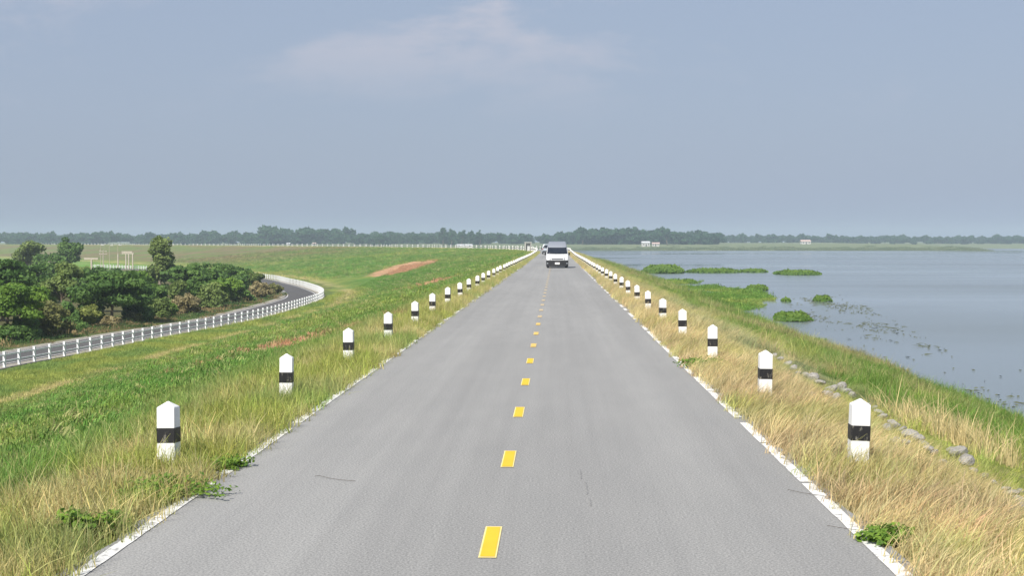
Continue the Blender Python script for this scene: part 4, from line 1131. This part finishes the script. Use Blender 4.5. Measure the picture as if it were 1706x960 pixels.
# ------------------------------------------------------------------ stones of the lakeside slope
def rock_mesh(seed):
    bm = bmesh.new(); bmesh.ops.create_icosphere(bm, subdivisions=2, radius=1.0)
    r = np.random.default_rng(seed); cuts = [r.normal(size=3) for _ in range(7)]; cuts = [c / np.linalg.norm(c) for c in cuts]; ds = r.uniform(.55, .85, 7)
    for v_ in bm.verts:
        p = np.array(v_.co)
        for c, d in zip(cuts, ds):
            e = p @ c - d
            if e > 0: p = p - c * e
        v_.co = p * np.array([1, .8, .6]) + r.normal(0, .02, 3)
    me = bpy.data.meshes.new('stone'); bm.to_mesh(me); bm.free(); me.materials.append(M_STONE); return me
M_STONE, nt, b = new_mat('grey_riprap', 0.9, 0.2)
n_ = noise_of(nt, 5, 6, .65); cr_ = ramp(nt, n_.outputs['Fac'], [(.3, (.17, .16, .15)), (.5, (.33, .315, .29)), (.72, (.47, .45, .42))])
nt.links.new(cr_.outputs[0], b.inputs['Base Color']); bump(nt, b, n_.outputs['Fac'], .6, .05)
ROCKS = [rock_mesh(i) for i in range(6)]
STONES = [(1596, 770, 24), (1610, 785, 26), (1584, 762, 12), (1355, 642, 18), (1366, 648, 14), (1342, 634, 10), (1385, 660, 16), (1400, 655, 14), (1411, 663, 13), (1378, 668, 14), (1392, 672, 12), (1350, 672, 14), (1345, 680, 10),
          (1420, 668, 12), (1464, 698, 12), (1458, 690, 10), (1470, 706, 12), (1490, 720, 16), (1502, 728, 14), (1478, 724, 12), (1516, 738, 18), (1530, 746, 18), (1540, 752, 12), (1546, 760, 13), (1556, 765, 11), (1488, 752, 16), (1494, 744, 10),
          (1510, 750, 12), (1685, 838, 18), (1699, 850, 16), (1676, 828, 12), (1704, 866, 20), (1690, 862, 12), (1700, 832, 10), (1244, 572, 9), (1256, 578, 10), (1236, 566, 8), (1262, 584, 8), (1290, 600, 9), (1300, 606, 9), (1312, 614, 10),
          (1322, 622, 10), (1330, 630, 9), (1218, 556, 7), (1204, 548, 7), (1445, 684, 9), (1570, 782, 10), (1622, 796, 11), (1640, 806, 10), (1656, 816, 10)]
r_ = random.Random(3)
for i, (px, py, w) in enumerate(STONES):
    x, y, z, s, u = hit(px, py); rr = w * y / F_PX * .85
    o = link('riprap_stone', ROCKS[i % 6]); o.location = (x, y, z + rr * .5 + .05); o.scale = (rr, rr * r_.uniform(.8, 1.2), rr * r_.uniform(.75, 1.1))
    o.rotation_euler = (r_.uniform(-.4, .4), r_.uniform(-.4, .4), r_.uniform(0, 6.28))
    lb = 'grey riprap stone in the broken stone line on the lakeside slope'
    if i == 0: lb = 'large flat topped grey stone near the tall dry grass clump on the lakeside slope'
    if i == 1: lb = 'large grey stone just below the flat topped stone near the dry grass clump'
    if i == 3: lb = 'rounded grey stone below the guide post beside the reddish dry grass'
    tag(o, lb, 'stone', 'riprap stones on the lakeside slope')

# ------------------------------------------------------------------ weeds at the road edge
def weed(label, px, py, wd, ht, seed, tone='bright', spread_px=None):
    p = P(px, py, 0.0); r = np.random.default_rng(seed)
    e = empty('leafy_weed', (p.x, p.y, 0.0), 0, label, 'weed', 'leafy weeds at the asphalt edge')
    m = MB(); C_, D_ = [], []
    for i in range(26):
        a = r.uniform(0, 6.283); Ls = wd * r.uniform(.25, .55); up = ht * r.uniform(.35, 1)
        pts = [Vector((0, 0, 0)), Vector((math.cos(a) * Ls * .5, math.sin(a) * Ls * .5, up * .8)), Vector((math.cos(a) * Ls, math.sin(a) * Ls, up * .75))]
        m.tube(pts, [.005, .003, .002], 4, cap=False)
        for t in np.linspace(.25, 1, 14):
            q = pts[0].lerp(pts[1], t * 2) if t < .5 else pts[1].lerp(pts[2], t * 2 - 1)
            for _ in range(3): C_.append(np.array(q) + r.normal(0, .02, 3)); D_.append((math.cos(a) * .3, math.sin(a) * .3, 1))
    C_ = np.array(C_); C_[:, 2] = np.maximum(C_[:, 2], .015)
    v, f = leaves(C_, np.array(D_), .02, r, .55)
    m.build('stem', L_STEM, e); link('leaves', mesh_np('leaves', v, f, [L[tone]], face_attr=r.uniform(0, 1, len(f))), e)
L_STEM = simple('green_stem', (0.12, 0.17, 0.05), .7, .2, .2, 20)
weed('bright green feathery weed spreading onto the asphalt by the scuffed post', 292, 828, .95, .16, 1)
weed('small green weed creeping over the white line beyond the feathery weed', 375, 780, .5, .10, 2)
weed('small green weed over the white line in the dry lakeside grass', 1478, 905, .42, .12, 3)
weed('green weed on the asphalt edge where the lakeside white line ends', 1165, 613, .9, .2, 4)
weed('light green leafy weed in the verge grass near the road line', 150, 890, .5, .2, 5)

# dry twigs lying on the asphalt
def twig(label, pts, r0):
    q = [P(a, b_, 0.012) for a, b_ in pts]; c = q[0].copy()
    m = MB(); m.tube([p - c for p in q], [r0] * len(q), 5); o = m.build('dry_twig', M_TWIG); o.location = c
    tag(o, label, 'twig', 'twigs lying on the crest road')
M_TWIG = simple('dark_twig', (0.06, 0.045, 0.03), .9, .1, .3, 20)
twig('thin dark forked twig lying on the landward lane', [(524, 794), (532, 793), (548, 797), (566, 800), (592, 802)], .0017)
twig('thin dark grass stalk lying on the asphalt by the lakeside line', [(1312, 816), (1338, 822), (1368, 826), (1385, 830)], .0017)
twig('short dark stalk lying on the asphalt near the small lakeside weed', [(1378, 876), (1400, 880), (1432, 884)], .0017)

# ------------------------------------------------------------------ plants in the water
def mat_plants(label, px, py_base, wpx, depth_m, ht, nleaf, lsize, name='water_hyacinth_mat', tone='hy', seed=None):
    p = P(px, py_base, WATER_Z); k = p.y / F_PX; w = wpx * k
    r = np.random.default_rng(seed or int(px)); cy = p.y + depth_m / 2
    a = r.uniform(0, 6.283, nleaf); q = np.sqrt(r.uniform(0, 1, nleaf)) * (0.8 + .3 * vnoise(a * 2.2, a * 0, int(px)))
    lx, ly = np.cos(a) * q * w / 2, np.sin(a) * q * depth_m / 2
    hh = ht * np.clip(1.15 - q ** 3, .15, 1) * (.5 + .7 * fbm(lx * 1.2 + 50, ly * .8 + 50, int(px) + 5))
    lz = hh * r.uniform(.15, 1, nleaf) ** .6
    C_ = np.stack([lx, ly, lz], -1); D_ = np.stack([np.cos(a) * .5, np.sin(a) * .5 - .5, 0 * a + .4], -1)
    v, f = leaves(C_, D_, lsize, r, .7)
    o = link(name, mesh_np(name, v, f, [L[tone]], face_attr=np.clip(.25 + .5 * lz / ht + r.uniform(-.25, .3, nleaf), 0, 1))); o.location = (p.x, cy, WATER_Z + .02)
    tag(o, label, 'plant mat', 'green plant mats floating on the lake')
mat_plants('largest domed green plant island far out on the lake', 1112, 456, 72, 22, 1.6, 3200, .32)
mat_plants('long thin green plant strip tailing off the domed island', 1196, 455, 96, 16, .7, 2000, .3)
mat_plants('thin low tip of the green plant strip', 1262, 454, 46, 12, .5, 900, .28)
mat_plants('isolated long green plant mat beyond the tip of the strip', 1340, 459, 80, 16, .75, 2000, .28)
mat_plants('pair of small dark green tufts in the open water', 1151, 473, 27, 8, .5, 700, .22)
mat_plants('green plant mat touching the end of the lush shore bank', 1268, 485, 36, 7, .65, 1100, .2)
mat_plants('small round green tuft alone in the open water', 1376, 503, 28, 4, .6, 800, .15)
mat_plants('oval bright green plant mat near the shore bank', 1328, 537, 66, 5.5, .62, 2200, .13)
mat_plants('small low green tuft drifting before the oval mat', 1313, 503, 16, 3, .3, 250, .13)
# lush bank growing out into the water
def poly_sample(poly, n, z):
    w = np.array([tuple(P(a, b_, z))[:2] for a, b_ in poly]); lo, hi = w.min(0), w.max(0); out = np.empty((0, 2))
    while len(out) < n:
        q = rng.uniform(lo, hi, (n * 3, 2)); ins = np.zeros(len(q), bool); j = len(w) - 1
        for i in range(len(w)):
            c = ((w[i, 1] > q[:, 1]) != (w[j, 1] > q[:, 1])) & (q[:, 0] < (w[j, 0] - w[i, 0]) * (q[:, 1] - w[i, 1]) / (w[j, 1] - w[i, 1] + 1e-9) + w[i, 0]); ins ^= c; j = i
        out = np.concatenate([out, q[ins]])
    return out[:n]
bank = [(1085, 468), (1120, 466), (1190, 476), (1252, 482), (1278, 492), (1286, 508), (1245, 514), (1218, 524), (1262, 540), (1300, 552), (1356, 563), (1400, 584), (1448, 598), (1476, 618), (1545, 642), (1608, 668), (1706, 706), (1706, 780), (1590, 740), (1440, 660), (1330, 590), (1240, 545), (1170, 515), (1120, 490)]
q = poly_sample(bank, 4600, WATER_Z + .1); hs = q[:, 1]
z = np.maximum(WATER_Z, -99 + 0 * hs)
keep = fbm(q[:, 0] * .35, q[:, 1] * .12, 77) > .42; q = q[keep]; n = len(q)
bc = mix3(C_LUSH, C_YG, sstep(.45, .7, fbm(q[:, 0] * .4, q[:, 1] * .2, 78)) * .7)
land_scatter('shore_plants', q[:, 0], q[:, 1], 1.0 + q[:, 1] / 160, bc * 1.1, c_carpet, 5, 'lush green water plants spreading from the bank', 'water plants', z=np.full(n, WATER_Z - .02))
# floating litter of stems and leaves
deb = [(1240, 520), (1290, 500), (1400, 490), (1500, 540), (1590, 590), (1706, 620), (1706, 735), (1600, 690), (1500, 650), (1420, 610), (1330, 565), (1280, 545)]
q = poly_sample(deb, 2600, WATER_Z); m = MB(); rd = np.random.default_rng(8)
kp = (fbm(q[:, 0] * .3, q[:, 1] * .06, 99) > .54) | (rd.uniform(size=len(q)) < .05)
for (x, y) in q[kp]:
    a = rd.normal(1.57, .5) if rd.uniform() < .3 else rd.normal(0, .5); l = .04 + rd.exponential(.10); w = rd.uniform(.02, .05)
    M4 = Matrix.Translation((x, y, WATER_Z + .015)) @ Matrix.Rotation(a, 4, 'Z') @ Matrix.Rotation(rd.normal(0, .15), 4, 'Y')
    vs = [M4 @ Vector(p) for p in ((-l, 0, .02), (0, -w, .0), (l, 0, .03), (0, w, .05))]; m.add(vs, [(0, 1, 2), (0, 2, 3)])
M_DEB = simple('wet_stems', (0.075, 0.085, 0.05), .6, .3, .3, 4)
tag(m.build('floating_stems', M_DEB), 'dark stems and leaves floating near the shore', 'floating litter', kind='stuff')

# ------------------------------------------------------------------ haze
M_HAZE = bpy.data.materials.new('haze_air'); M_HAZE.use_nodes = True
nt = M_HAZE.node_tree; nt.nodes.clear(); o = N(nt, 'ShaderNodeOutputMaterial'); pv = N(nt, 'ShaderNodeVolumePrincipled')
pv.inputs['Color'].default_value = (0.61, 0.73, 0.84, 1); pv.inputs['Density'].default_value = 0.00027; pv.inputs['Anisotropy'].default_value = 0.0
nt.links.new(pv.outputs[0], o.inputs['Volume'])
hz = MB().box(0, 1800, 17, 8300, 4600, 52).build('haze', M_HAZE); tag(hz, kind='stuff')
